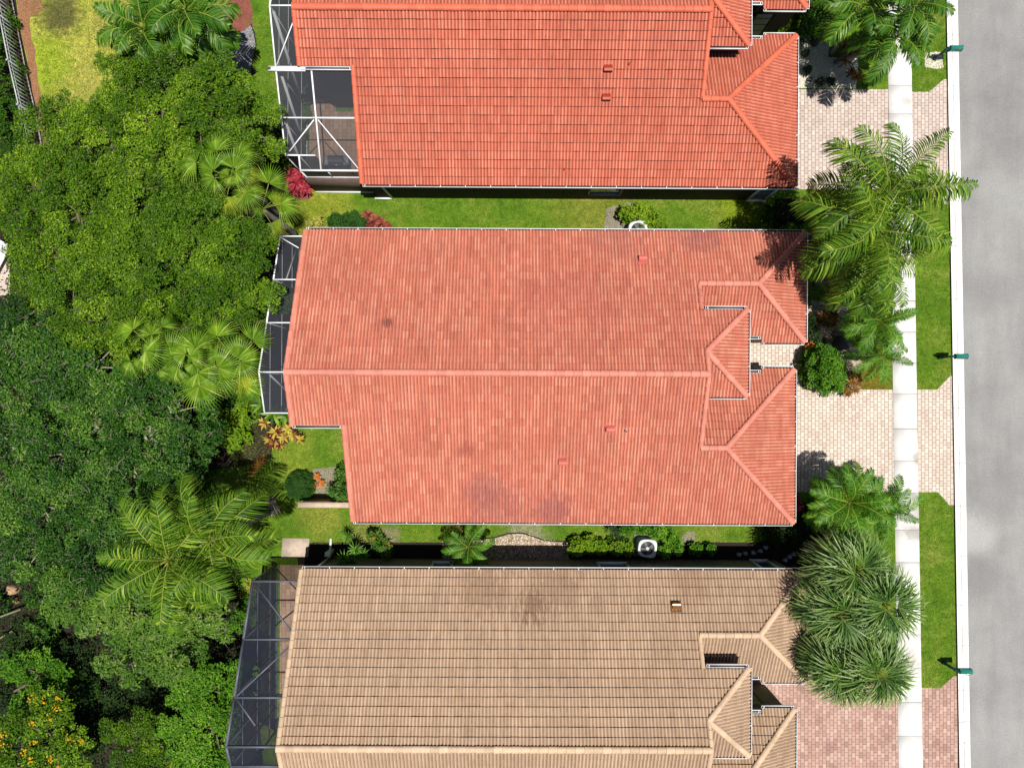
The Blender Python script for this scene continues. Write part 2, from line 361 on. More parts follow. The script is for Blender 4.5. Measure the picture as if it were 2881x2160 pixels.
M['sabal'] = leafmat('frond_sabal', [(0.012, 0.045, 0.008), (0.035, 0.095, 0.014), (0.085, 0.17, 0.03), (0.24, 0.33, 0.12)], 0.38, 0.15, 0.6, 0.3)
M['fan'] = leafmat('frond_fan', [(0.035, 0.095, 0.006), (0.09, 0.195, 0.010), (0.155, 0.275, 0.018), (0.36, 0.46, 0.10)], 0.4, 0.25, 0.5, 0.18)
M['fangold'] = leafmat('frond_fan_gold', [(0.10, 0.17, 0.010), (0.20, 0.28, 0.018), (0.40, 0.44, 0.06)], 0.4, 0.25, 0.5, 0.18)
M['rachis'] = plain('rachis', (0.20, 0.24, 0.035), 0.5, 0.2)
M['bark'] = plain('bark_grey_brown', (0.12, 0.095, 0.07), 0.9, 0.3, 12)
M['twig'] = plain('bark_pale', (0.24, 0.21, 0.16), 0.9, 0.3, 14)
M['palmbark'] = plain('palm_trunk_grey', (0.20, 0.19, 0.18), 0.9, 0.3, 9)
M['deadfrond'] = leafmat('frond_dead', [(0.20, 0.08, 0.02), (0.30, 0.15, 0.04)], 0.8, 0.2)
M['blade'] = leafmat('grass_blade', [(0.045, 0.11, 0.005), (0.10, 0.185, 0.010), (0.18, 0.25, 0.025), (0.30, 0.29, 0.08)], 0.6, 0.2, 0.6, 0.1)

# ------------------------------------------------------------------ ground, street, paving
def sheet(name, pts, mat, z, label=None, kind='structure'):
    mb = MB(); V = [(*at(x, y).xy, z) for x, y in pts]; mb.faces(V, [tuple(range(len(V)))[::-1]])
    me = mb.build(name, mat); me['kind'] = kind
    if label: me['label'] = label
    return me
mb = MB(); E = 260
mb.faces([(-E, -E, 0), (E, -E, 0), (E, E, 0), (-E, E, 0)], [(0, 1, 2, 3)]); struct(mb.build('lawn', M['lawn']))
def xl(y): return 2499 + 0.0151 * (y - 240)
def xr(y): return 2565 + 0.0161 * (y - 240)
def k0(y): return 2660 + 0.0168 * y
def k1(y): return 2676.5 + 0.0167 * y
def k2(y): return 2694 + 0.0168 * y
YA, YB = -1300, 3500
sheet('road', [(k2(YA) - 4, YA), (k2(YA) + 430, YA), (k2(YB) + 430, YB), (k2(YB) - 4, YB)], M['asphalt'], 0.006)
sheet('sidewalk_joints', [(xl(YA), YA), (xr(YA), YA), (xr(YB), YB), (xl(YB), YB)], M['slabjoint'], 0.012)
js = [240 - 94 * k for k in range(16, 0, -1)] + [241, 321, 416, 508, 600, 690, 770, 847, 934, 1020, 1107, 1206, 1296, 1386, 1490, 1582, 1683, 1784, 1878, 1975, 2069] + [2069 + 95 * k for k in range(1, 14)]
mb = MB(); g = 1.0
for i in range(len(js) - 1):
    a, b = js[i] + g * 0.5, js[i + 1] - g * 0.5
    if i % 4 == 2: b -= 0.6
    mb.prism([at(xl(b), b), at(xr(b), b), at(xr(a), a), at(xl(a), a)], 0.0, 0.02 + 0.002 * random.random(), 0, random.random())
struct(mb.build('sidewalk', M['concrete']))
kj = [99 - 148 * k for k in range(9, 0, -1)] + [99, 243, 393, 543, 693, 842, 992, 1148, 1302, 1423, 1564, 1700, 1814, 1939, 2028, 2088] + [2088 + 140 * k for k in range(1, 9)]
mb = MB()
def strip(prof, gap, far=0):
    for i in range(len(kj) - 1):
        a, b = kj[i] + gap, kj[i + 1] - gap
        for j in range(len(prof) - 1):
            (f0, z0), (f1, z1) = prof[j], prof[j + 1]
            q = []
            for y, f, z in ((b, f0, z0), (b, f1, z1), (a, f1, z1), (a, f0, z0)):
                if far: x = k2(y) + 430 + (1 - f) * 34
                else: x = k0(y) + f * (k2(y) - k0(y))
                p = at(x, y); q.append((p.x, p.y, z))
            if far: q = q[::-1]
            yield q, i
prof = [(0.0, 0.0), (0.0, 0.11), (0.28, 0.115), (0.40, 0.09), (0.455, 0.05), (0.515, 0.03), (0.7, 0.022), (1.0, 0.016)]
for far in (0, 1):
    for q, i in strip(prof, 0.55, far):
        mid = abs(q[0][2] - 0.05) < 1e-6 and q[1][2] < 0.05 or False
        mb.soup([q], 1 if mid else 0, random.random())
    for q, i in strip([(a, max(z - 0.012, 0)) for a, z in prof], -0.2, far): mb.soup([q], 2, 0.5)
struct(mb.build('kerb', [M['kerb'], M['grime'], M['slabjoint']]))

def pavers(name, polys, mat, z=0.012, cw=0.185, ch=0.275, gap=0.018, rot=0.0, label=None):
    """running-bond pavers laid over a dark sand bed, cut to the outline"""
    mb = MB()
    for poly in polys:
        P = np.array([(at(x, y).x, at(x, y).y) for x, y in poly])
        mb.faces([(*p, z - 0.006) for p in P], [tuple(range(len(P)))], 1)
        lo, hi = P.min(0) - 0.5, P.max(0) + 0.5
        ci = np.arange(math.floor(lo[0] / cw), math.ceil(hi[0] / cw)); cj = np.arange(math.floor(lo[1] / ch), math.ceil(hi[1] / ch))
        I, J = np.meshgrid(ci, cj, indexing='ij'); I, J = I.ravel(), J.ravel()
        long = 1.0
        x0 = I * cw + gap / 2; x1 = (I + 1) * cw - gap / 2; off = (I % 2) * 0.5 * ch
        y0 = J * ch + off + gap / 2; y1 = (J + 1) * ch + off - gap / 2
        zz = z + rng.normal(0, 0.0012, (len(I), 4)).clip(-0.003, 0.003)
        X = np.stack([x0, x1, x1, x0], 1); Y = np.stack([y0, y0, y1, y1], 1)
        Q = np.stack([X, Y, zz], 2)
        t = (rng.random(len(I)) * 0.9 + 0.05)
        Q1, m1, t1, Q2, m2, t2 = clip_soup(Q, Q[..., :2], P, np.zeros(len(I), int), t)
        mb.soup(Q1, m1, t1)
        if len(Q2): mb.soup(Q2, m2, t2)
    o = mb.build(name, [mat, M['joint']]); struct(o)
    return o
def sl(y): return xl(y) - 0.5
def sr(y): return xr(y) + 0.5
pavers('driveway', [[(2200, 252), (sl(252), 252), (sl(533), 533), (2200, 533)], [(2200, 150), (2243, 150), (2243, 252), (2200, 252)], [(sr(259), 259), (2614, 259), (2614, 540), (sr(540), 540)],
                    [(2614, 259), (2655, 224), (k0(224), 224), (k0(577), 577), (2655, 574), (2614, 540)]], M['pav1'])
pavers('driveway', [[(2200, 1096), (sl(1096), 1096), (sl(1384), 1384), (2200, 1384)], [(2090, 945), (2256, 945), (2256, 1096), (2090, 1096)], [(sr(1096), 1096), (2637, 1096), (2639, 1384), (sr(1384), 1384)],
                    [(2637, 1096), (2672, 1058), (k0(1058), 1058), (k0(1421), 1421), (2671, 1421), (2639, 1384)]], M['pav2'])
pavers('driveway', [[(2090, 1880), (2285, 1880), (2285, 1960), (2090, 1960)], [(2090, 1960), (sl(1960), 1960), (sl(2600), 2600), (2090, 2600)], [(2285, 1921), (sl(1921), 1921), (sl(1960), 1960), (2285, 1960)], [(sr(1934), 1934), (2646, 1934), (2646, 2500), (sr(2500), 2500)],
                    [(2646, 1934), (2684, 1900), (k0(1900), 1900), (k0(2500), 2500), (2646, 2500)]], M['pav3'])

# planting beds (sheets) and the stones lying in them
def blobpoly(pts, n=6, amp=3):
    out = []
    for i in range(len(pts)):
        a, b = pts[i], pts[(i + 1) % len(pts)]
        for k in range(n):
            f = k / n; out.append((a[0] + (b[0] - a[0]) * f + random.uniform(-amp, amp), a[1] + (b[1] - a[1]) * f + random.uniform(-amp, amp)))
    return out
def bedmat(name, c0, c1, sc=22):
    t = NT(name); n1 = t.noise(sc, 4, 0.7)
    c = t.ramp(n1, [(0.3, c0), (0.68, c1)]); c = t.mix(0.5, c, t.ramp(t.noise(2, 4), [(0.3, (0.7, 0.7, 0.7)), (0.7, (1.2, 1.2, 1.2))]), 'MULTIPLY')
    t.bump(n1, 0.8, 0.04); return t.col(c, 0.95, 0.1)
M['mulch'] = bedmat('mulch_shade_dark', (0.010, 0.008, 0.007), (0.038, 0.028, 0.021))  # mulch taken near black, with deep shade included in the colour
M['redmulch'] = bedmat('mulch_red', (0.10, 0.028, 0.02), (0.27, 0.10, 0.075))
M['straw'] = bedmat('pine_straw', (0.12, 0.05, 0.025), (0.32, 0.17, 0.09), 14)
M['dirt'] = bedmat('bare_soil', (0.14, 0.115, 0.09), (0.28, 0.24, 0.2), 16)
M['greyg'] = bedmat('gravel_grey', (0.09, 0.09, 0.10), (0.28, 0.28, 0.30), 30)
M['whiteg'] = bedmat('gravel_white', (0.36, 0.33, 0.25), (0.62, 0.58, 0.47), 26)
M['riverg'] = bedmat('gravel_river', (0.16, 0.11, 0.07), (0.42, 0.34, 0.25), 18)
def stonemat(name, cols):
    t = NT(name); return t.col(t.ramp(t.tint(), [(i / (len(cols) - 1), q) for i, q in enumerate(cols)]), 0.8)
M['whites'] = stonemat('stones_white', [(0.40, 0.37, 0.28), (0.60, 0.56, 0.45), (0.68, 0.65, 0.56)])
M['rivers'] = stonemat('stones_river', [(0.10, 0.06, 0.04), (0.33, 0.25, 0.17), (0.48, 0.40, 0.30), (0.62, 0.57, 0.5), (0.22, 0.10, 0.06)])
M['greys'] = stonemat('stones_grey', [(0.07, 0.07, 0.08), (0.20, 0.20, 0.22), (0.42, 0.42, 0.44)])
def inpoly(P, x, y):
    c = np.zeros(len(x), bool); n = len(P)
    for i in range(n):
        x0, y0 = P[i]; x1, y1 = P[(i + 1) % n]
        c ^= ((y0 > y) != (y1 > y)) & (x < (x1 - x0) * (y - y0) / (y1 - y0 + 1e-12) + x0)
    return c
def scatter(poly, dens):
    P = [(at(x, y).x, at(x, y).y) for x, y in poly]; A = np.array(P); lo, hi = A.min(0), A.max(0)
    n = int(dens * np.prod(hi - lo)); x = rng.uniform(lo[0], hi[0], n); y = rng.uniform(lo[1], hi[1], n); k = inpoly(P, x, y)
    return x[k], y[k]
def stones(name, polys, mat, dens, size, z=0.012):
    mb = MB()
    for poly in polys:
        x, y = scatter(poly, dens); n = len(x)
        a = rng.uniform(size * 0.6, size * 1.3, n); b = a * rng.uniform(0.6, 1, n); h = a * rng.uniform(0.4, 0.7, n); th = rng.uniform(0, 6.28, n)
        ring = []
        for k in range(6):
            an = k * math.pi / 3; rx = a * np.cos(an) * rng.uniform(0.8, 1.1, n); ry = b * np.sin(an) * rng.uniform(0.8, 1.1, n)
            ring.append(np.stack([x + rx * np.cos(th) - ry * np.sin(th), y + rx * np.sin(th) + ry * np.cos(th), z + h * 0.25], 1))
        top = []
        for k in range(6):
            top.append(np.stack([x + (ring[k][:, 0] - x) * 0.55, y + (ring[k][:, 1] - y) * 0.55, z + h], 1))
        ti = rng.random(n)
        for k in range(6):
            q = (k + 1) % 6
            mb.soup(np.stack([ring[k], ring[q], top[q], top[k]], 1), 0, ti)
        mb.soup(np.stack(top, 1), 0, ti)
    o = mb.build(name, mat); o['kind'] = 'stuff'; return o
bedA = [(2243, 105), (2290, 92), (2332, 112), (2330, 162), (2414, 164), (2413, 210), (2405, 250), (2243, 248)]
bedM = [(2601, 148), (2650, 147), (2653, 190), (2640, 194), (2602, 190)]
bedB = [(2258, 845), (2392, 852), (2394, 905), (2345, 955), (2320, 1000), (2258, 1000)]
bedC = [(2366, 978), (2420, 976), (2424, 1030), (2412, 1060), (2424, 1098), (2262, 1098), (2262, 1000), (2330, 990)]
bedS = [(1245, 1524), (1262, 1508), (1330, 1514), (1400, 1512), (1440, 1500), (1485, 1500), (1520, 1515), (1600, 1523), (1600, 1590), (1245, 1590)]
sheet('gravel_bed', bedA, M['whiteg'], 0.008); stones('gravel', [bedA], M['whites'], 420, 0.035)
sheet('gravel_pad', blobpoly(bedM, 3, 1.5), M['whiteg'], 0.008); stones('pebbles', [bedM], M['whites'], 420, 0.035)
sheet('rock_bed', bedB, M['riverg'], 0.008); sheet('rock_bed', bedC, M['riverg'], 0.0095); stones('river_rock', [bedB, bedC], M['rivers'], 330, 0.04)
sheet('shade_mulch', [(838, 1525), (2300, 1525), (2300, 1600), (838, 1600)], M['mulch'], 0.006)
sheet('rock_strip', blobpoly(bedS, 3, 1.5), M['riverg'], 0.010); stones('rock_strip_stones', [bedS], M['rivers'], 300, 0.045)
sheet('red_mulch', blobpoly([(606, -30), (700, -30), (712, 55), (708, 85), (668, 97), (634, 70), (606, 30)], 4, 2), M['redmulch'], 0.008)
greyP = blobpoly([(628, 92), (668, 98), (708, 72), (719, 110), (716, 150), (706, 215), (640, 215), (610, 150)], 4, 2)
sheet('grey_gravel', greyP, M['greyg'], 0.010); stones('grey_gravel_stones', [greyP], M['greys'], 300, 0.035)
strawP = [(36, -60), (75, -60), (82, 55), (98, 150), (110, 250), (125, 330), (140, 470), (126, 470), (100, 300), (80, 190), (56, 80)]
sheet('pine_straw', blobpoly(strawP, 5, 3), M['straw'], 0.008)
sheet('pine_straw', blobpoly([(40, -20), (110, -20), (125, 30), (75, 60)], 4, 4), M['straw'], 0.010)
sheet('shade_soil', blobpoly([(-300, 480), (300, 300), (620, 250), (800, 520), (820, 900), (760, 1300), (560, 1330), (560, 1500), (640, 1620), (700, 1700), (760, 2400), (-300, 2400)], 5, 6), M['mulch'], 0.005)  # near-black soil sheet; the grove's shade is painted into it
sheet('red_mulch_ring', blobpoly([(805, 505), (845, 545), (884, 548), (868, 562), (838, 563), (815, 545)], 3, 1), M['redmulch'], 0.009)
sheet('soil_patch', blobpoly([(1705, 590), (1760, 570), (1790, 575), (1880, 660), (1700, 665)], 4, 3), M['dirt'], 0.006)
sheet('soil_patch', blobpoly([(880, 1320), (975, 1310), (975, 1395), (890, 1400)], 4, 3), M['dirt'], 0.006)
sheet('soil_patch', blobpoly([(745, 1400), (775, 1395), (790, 1440), (760, 1455)], 4, 3), M['dirt'], 0.006)
sheet('patio', [(-140, 680), (28, 690), (28, 830), (-140, 840)], M['pav1'], 0.012)
sheet('soil_front', blobpoly([(2240, 1430), (2300, 1425), (2330, 1560), (2240, 1600), (2140, 1590), (2140, 1520), (2240, 1500)], 4, 3), M['mulch'], 0.007)
sheet('soil_front', blobpoly([(2180, 560), (2262, 560), (2262, 700), (2180, 700)], 4, 3), M['mulch'], 0.007)
mb = MB(); mb.prism([at(x, y) for x, y in ((793, 1567), (868, 1566), (872, 1513), (796, 1512))], 0.0, 0.09); tag(mb.build('concrete_pad', plain('pad_concrete', (0.42, 0.34, 0.27), 0.9, 0.18, 4)), 'square tan concrete pad on the grass by the tan house corner', 'pad')

sheet('fence_shade_soil', [(-60, -60), (36, -60), (56, 80), (80, 190), (100, 300), (126, 470), (60, 480), (0, 300), (-40, 100)], M['mulch'], 0.0065)  # dark mulch sheet; the hedge's shade is part of its colour
# grass blades on the open lawns
lawns = [[(740, 560), (2160, 568), (2180, 660), (700, 660)], [(640, 1190), (1000, 1190), (1000, 1530), (640, 1530)], [(1000, 1455), (2140, 1460), (2140, 1525), (1000, 1525)], [(80, -20), (420, -20), (330, 150), (240, 280), (130, 300)],
         [(690, 50), (770, 50), (790, 380), (740, 380)], [(xr(0) + 2, -20), (k0(0) - 2, -20), (k0(230) - 2, 222), (2612, 256), (xr(256) + 2, 256)], [(xr(590) + 2, 543), (2612, 543), (k0(590) - 2, 580), (k0(1050) - 2, 1054), (2636, 1094), (xr(1094) + 2, 1094)],
         [(xr(1390) + 2, 1388), (2640, 1388), (k0(1425) - 2, 1425), (k0(1900) - 2, 1896), (2645, 1930), (xr(1930) + 2, 1930)], [(2420, -20), (2495, -20), (2497, 250), (2412, 250)], [(2240, 540), (2500, 540), (2508, 845), (2270, 845)], [(2400, 850), (2510, 850), (2510, 1093), (2428, 1093)], [(2300, 1390), (2512, 1390), (2525, 1915), (2290, 1915)]]
mb = MB()
for poly in lawns:
    x, y = scatter(poly, 420); n = len(x); a = rng.uniform(0, 6.28, n); l = rng.uniform(0.035, 0.085, n); hh = rng.uniform(0.03, 0.065, n); w = rng.uniform(0.006, 0.012, n)
    dx, dy = np.cos(a), np.sin(a); sx, sy = -dy * w, dx * w
    b0 = np.stack([x - sx, y - sy, np.zeros(n)], 1); b1 = np.stack([x + sx, y + sy, np.zeros(n)], 1); tip = np.stack([x + dx * l, y + dy * l, hh], 1)
    mb.soup(np.stack([b0, b1, tip], 1), 0)
o = mb.build('grass', M['blade']); o['kind'] = 'stuff'

# ------------------------------------------------------------------ houses
PITCH = 0.30
UF = [0.0, 0.055, 0.15, 0.24, 0.33, 0.445]; ZF = [0.0, 0.004, 0.046, 0.062, 0.046, 0.004]
UF = UF + [u + 0.5 for u in UF] + [1.0]; ZF = ZF + ZF + [0.0]
def tile_field(mb, poly, P0, U, slope, e, grime, lift=0.045, vary=0.26):
    """courses of double-barrel tiles laid on the plane through P0 (a point of the eave), cut to poly (world points)"""
    down = Vector((U[1], -U[0], 0)); 
    V = Vector((-down.x, -down.y, slope)).normalized(); U = Vector(U).normalized(); N = U.cross(V)
    if N.z < 0: N = -N
    uv = [((p - P0).dot(U), (p - P0).dot(V)) for p in poly]
    u0, u1 = min(a for a, _ in uv), max(a for a, _ in uv); v0, v1 = min(b for _, b in uv), max(b for _, b in uv)
    ti = np.arange(math.floor(u0 / PITCH) - 1, math.ceil(u1 / PITCH) + 1); tj = np.arange(math.floor(v0 / e + 0.12) - 1, math.ceil(v1 / e) + 1)
    I, J = np.meshgrid(ti, tj, indexing='ij'); I, J = I.ravel().astype(float), J.ravel().astype(float); n = len(I)
    h = np.abs(np.sin(I * 12.9898 + J * 78.233 + P0.x * 3.1) * 43758.5453) % 1.0
    jv = (h - 0.5) * 0.014; jz = ((h * 7.7) % 1 - 0.5) * 0.008
    va, vb = J * e - 0.05 + jv, (J + 1) * e - 0.05 + jv
    vg = vb - grime  # strip below the next lip: dirt plus painted lip shadow
    O = np.array(P0); Uv, Vv, Nv = np.array(U), np.array(V), np.array(N)
    qs, uvs, ms, ts = [], [], [], []
    def P(u, v, w): return O + u[:, None] * Uv + v[:, None] * Vv + w[:, None] * Nv
    def add(u, v, w, m):
        qs.append(np.stack([P(u[k], v[k], w[k]) for k in range(4)], 1)); uvs.append(np.stack([np.stack([u[k], v[k]], 1) for k in range(4)], 1))
        ms.append(np.full(n, m)); ts.append(np.clip(0.42 + (h - 0.5) * vary + crown, 0, 1))
    for a in range(len(UF) - 1):
        ua, ub = (I + UF[a]) * PITCH, (I + UF[a + 1]) * PITCH; za, zb = ZF[a], ZF[a + 1]; crown = 0.30 if a % 6 in (2, 3) else -0.05; groove = a % 6 in (0, 5)
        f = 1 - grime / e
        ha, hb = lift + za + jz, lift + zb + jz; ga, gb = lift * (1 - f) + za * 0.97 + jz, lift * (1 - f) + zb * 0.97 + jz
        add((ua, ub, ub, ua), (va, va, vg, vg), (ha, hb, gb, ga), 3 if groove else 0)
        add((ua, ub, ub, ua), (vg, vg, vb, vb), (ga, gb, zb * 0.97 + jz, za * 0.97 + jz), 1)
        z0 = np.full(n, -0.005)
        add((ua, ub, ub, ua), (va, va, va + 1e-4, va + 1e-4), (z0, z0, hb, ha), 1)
    Q, UVa, mm, tt = np.concatenate(qs), np.concatenate(uvs), np.concatenate(ms), np.concatenate(ts)
    ext = []
    c = (sum(a for a, _ in uv) / len(uv), sum(b for _, b in uv) / len(uv))
    for a, b in uv: ext.append((a, b - 0.05 if b < 1e-3 else b))
    Q1, m1, t1, Q2, m2, t2 = clip_soup(Q, UVa, ext, mm, tt)
    mb.soup(Q1, m1, t1)
    if len(Q2): mb.soup(Q2, m2, t2)
    mb.faces([p - Vector((0, 0, 0.03)) for p in poly], [tuple(range(len(poly)))], 2)
def caps(mb, p, q, r=0.14, seg=0.38, lift=0.03):
    """a run of half-round cap tiles, each lapping over the next"""
    p, q = Vector(p) + Vector((0, 0, lift)), Vector(q) + Vector((0, 0, lift)); L = (q - p).length; n = max(1, round(L / seg)); d = (q - p).normalized()
    s = d.cross(Vector((0, 0, 1))).normalized(); t = s.cross(d)
    for i in range(n):
        a = p + d * (L * i / n - 0.02); b = p + d * (L * (i + 1) / n + 0.03); ti = random.random(); jr = random.uniform(-0.006, 0.006)
        V, F = [], []; K = 9
        for c_, rr, up in ((a, r, 0.018), (b, r * 0.90, 0.0)):
            for k in range(K):
                an = math.pi * (k / (K - 1)); V.append(c_ + s * (math.cos(an) * (rr + jr)) + t * (math.sin(an) * rr * 0.72 + up))
        for k in range(K): an = math.pi * k / (K - 1); V.append(a + s * (math.cos(an) * r * 0.8) + t * (math.sin(an) * r * 0.52))
        for k in range(K - 1): F.append((k, k + 1, K + k + 1, K + k))
        mb.faces(V, F, 0, ti)
        mb.faces(V, [(k + 1, k, 2 * K + k, 2 * K + k + 1) for k in range(K - 1)], 1, 0.5)
        mb.faces([a + s * 0, V[0], V[0]] + V[:K], [tuple(range(3, 3 + K))], 1, 0.5) if i == 0 else None
def gutter(mb, p, q, w=0.12, hang=1.15, side=1):
    """open white box gutter from p to q; the trough lies on the outer side"""
    p, q = Vector(p), Vector(q); d = (q - p).normalized(); s = d.cross(Vector((0, 0, 1))).normalized() * side; L = (q - p).length
    up = Vector((0, 0, 1)); o = s * 0.015
    mb.bar(p + o + s * w, q + o + s * w, 0.022, 0.11, 0); mb.bar(p + o, q + o, 0.012, 0.11, 0)
    mb.bar(p + o + s * (w / 2) - up * 0.05, q + o + s * (w / 2) - up * 0.05, w, 0.012, 1)
    for e in (p, q): mb.bar(e + o, e + o + s * w, 0.012, 0.108, 0)
    k = max(1, int(L / hang))
    for i in range(k + 1):
        c = p + d * (0.1 + (L - 0.2) * i / k) + up * 0.05; mb.bar(c + o, c + o + s * (w + 0.01), 0.03, 0.012, 0)

def house(name, label, oy, he, hr, tile, dark_line_w, cap, wall, Wx, inner, notch, vary=0.22, th=0.005, soff=376.0):
    root = thing(name, label, 'house', gp(0, oy, 0, th))
    nslope = (hr - he) / (368.5 * S); sslope = (hr - he) / (soff * S)
    zn = lambda r: hr + nslope * r * S          # r negative = north of the ridge
    zs = lambda r: hr - sslope * r * S
    G = lambda x, r, z=0.0: gp(x, oy + r, z, th)
    ex = (gp(1, 0, 0, th) - gp(0, 0, 0, th)).normalized(); ey = Vector((ex.y, -ex.x, 0))   # ey points "south" (down the photo)
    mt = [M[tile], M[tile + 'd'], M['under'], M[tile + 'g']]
    eN, eS = 6.0, 6.0
    e = math.hypot(368.5 * S, hr - he) / 19.0
    XR, XE, XF, XG = 465.0, 575.0, 752.0, 725.0
    zeave = he; zent = zn(-160); zap = zn(-55)
    rf = thing('roof_root', None, None, root.location); rf.name = 'roof'; rf.parent = root; rf.location = (0, 0, 0)
    def plane(polys, P0, U, sl):
        mb = MB()
        for poly in polys: tile_field(mb, [G(*p) for p in poly], G(*P0), U, sl, e, dark_line_w, 0.045, vary)
        return mb
    mb = plane([[(Wx, -368.5, he), (XR, -368.5, he), (XR, 0, hr), (Wx, 0, hr)], [(XR, -368.5, he), (XF, -368.5, he), (XF - 138, -229, zn(-229)), (XR, -229, zn(-229))],
                [(XR, -160, zent), (XE, -160, zent), (XR, -55, zap)]], (0, -368.5, he), -ex, nslope)
    mb.build('tile_slope', mt, rf)
    gy = 179.0; zg = zs(gy)
    mb = plane([[(inner, 0, hr), (XR, 0, hr), (XR, soff, he), (inner, soff, he)], [(Wx, 0, hr), (inner, 0, hr), (inner, notch, zs(notch)), (Wx, notch, zs(notch))],
                [(XR, gy, zg), (XG - 196, gy, zg), (XG, soff, he), (XR, soff, he)]], (0, soff, he), ex, sslope)
    mb.build('tile_slope', mt, rf)
    zf = zn(-229)
    mb = plane([[(XF, -368.5, he), (XF, -90, he), (XF - 138, -229, zf)]], (XF, -229, he), -ey, (zf - he) / (138 * S)); mb.build('tile_slope', mt, rf)
    s4 = (zf - he) / (139 * S)
    mb = plane([[(XR, -229, zf), (640, -229, zf), (640, -104, he + s4 * 14 * S), (XR, -104, he + s4 * 14 * S)], [(640, -229, zf), (XF - 138, -229, zf), (XF, -90, he), (640, -90, he)]] if XF - 138 > 640 else
               [[(XR, -229, zf), (614, -229, zf), (640, -104, he + s4 * 14 * S), (XR, -104, he + s4 * 14 * S)], [(614, -229, zf), (XF, -90, he), (642, -90, he)], ], (XR, -90, he), ex, s4); mb.build('tile_slope', mt, rf)
    mb = plane([[(XE, -160, zent), (XE, 50, zent), (XR, -55, zap)]], (XE, 0, zent), -ey, (zap - zent) / (110 * S)); mb.build('tile_slope', mt, rf)
    mb = plane([[(XR, -55, zap), (XE, 50, zent), (XR, 50, zent)]], (XR, 50, zent), ex, (zap - zent) / (105 * S)); mb.build('tile_slope', mt, rf)
    s7 = (zg - he) / (196 * S)
    mb = plane([[(XR, gy, zg), (XG - 196, gy, zg), (643, 65, he + s7 * 82 * S), (643, -7, he + s7 * 10 * S), (XR, -7, he + s7 * 10 * S)], [(643, 65, he + s7 * 82 * S), (XG, -17, he), (643, -17, he)]], (XR, -17, he), -ex, s7); mb.build('tile_slope', mt, rf)
    mb = plane([[(XG, -17, he), (XG, soff, he), (XG - 196, gy, zg)]], (XG, gy, he), -ey, s7); mb.build('tile_slope', mt, rf)
    # ridge, hip and rake caps
    cm = [M[cap], M[tile + 'd']]
    def capline(a, b, r=0.14, lift=0.05): mb = MB(); caps(mb, G(*a), G(*b), r, 0.38, lift); mb.build('ridge_cap', cm, rf)
    capline((Wx - 2, 0, hr), (XR, 0, hr), 0.15); capline((XR, -229, zf), (XF - 138, -229, zf)); capline((XR, gy, zg), (XG - 196, gy, zg))
    capline((XF, -368.5, he), (XF - 138, -229, zf)); capline((XF, -90, he), (XF - 138, -229, zf))
    capline((XE, -160, zent), (XR, -55, zap)); capline((XE, 50, zent), (XR, -55, zap))
    capline((XG, -17, he), (XG - 196, gy, zg)); capline((XG, soff, he), (XG - 196, gy, zg))
    rk = 0.105
    for a, b in (((Wx, -368, he), (Wx, 0, hr)), ((Wx, notch, zs(notch)), (Wx, 0, hr)), ((inner, soff, he), (inner, notch, zs(notch))), ((XR, gy, zg), (XR, 0, hr)), ((XR, -160, zent), (XR, -229, zn(-229))), ((XR, -55, zap), (XR, 0, hr))):
        capline(a, b, rk, 0.035)
    # gutters
    mb_list = []
    def gut(a, b, side=1): m = MB(); gutter(m, G(*a) - Vector((0, 0, 0.03)), G(*b) - Vector((0, 0, 0.03)), side=side); return m.build('gutter', [M['white'], M['gutdark']], root)
    gut((Wx + 3, -370, he), (XF, -370, he), -1); gut((inner + 3, soff + 1, he), (XG, soff + 1, he), 1)
    gut((XF + 1, -369, he), (XF + 1, -89, he), -1); gut((643, -89, he), (XF, -89, he), 1); gut((XE + 3, -103, he + 0.1), (638, -103, he + 0.1), 1)
    gut((XR + 9, -161, zent), (XE, -161, zent), -1); gut((XE + 1, -160, zent), (XE + 1, 50, zent), -1); gut((XR + 3, 51, zent), (XE, 51, zent), 1)
    gut((XG + 1, -17, he), (XG + 1, soff, he), -1); gut((643, -18, he), (XG, -18, he), -1); gut((XE + 3, -8, he + 0.06), (640, -8, he + 0.06), -1)
    if notch: gut((Wx + 2, notch + 1, zs(notch)), (inner - 2, notch + 1, zs(notch)), 1)
    # walls
    mb = MB()
    def walls(pts, tops):
        n = len(pts)
        for i in range(n):
            a, b = pts[i], pts[(i + 1) % n]; ha, hb = tops[i], tops[(i + 1) % n]
            mb.faces([G(*a, 0), G(*b, 0), G(*b, hb), G(*a, ha)], [(0, 1, 2, 3)])
    d = 0.10; i_ = 10
    walls([(Wx + 22, -358), (455, -358), (455, 0), (455, soff - i_), (inner + 12, soff - i_), (inner + 12, notch - 10), (Wx + 22, notch - 10), (Wx + 22, 0)],
          [zn(-358) - d, zn(-358) - d, hr - d, zs(soff - i_) - d, zs(soff - i_) - d, zs(notch - 10) - d, zs(notch - 10) - d, hr - d])
    walls([(452, -358), (XF - 10, -358), (XF - 10, -100), (632, -100), (632, -114), (452, -114)], [he - 0.05] * 6)
    walls([(452, -7), (XG - 10, -7), (XG - 10, soff - 10), (452, soff - 10)], [he - 0.05] * 4)
    walls([(452, -150), (XE - 12, -150), (XE - 12, 40), (452, 40)], [zent - 0.08] * 4)
    wall_o = mb.build('wall', M[wall], root)
    return root, G, zn, zs, wall_o, rf

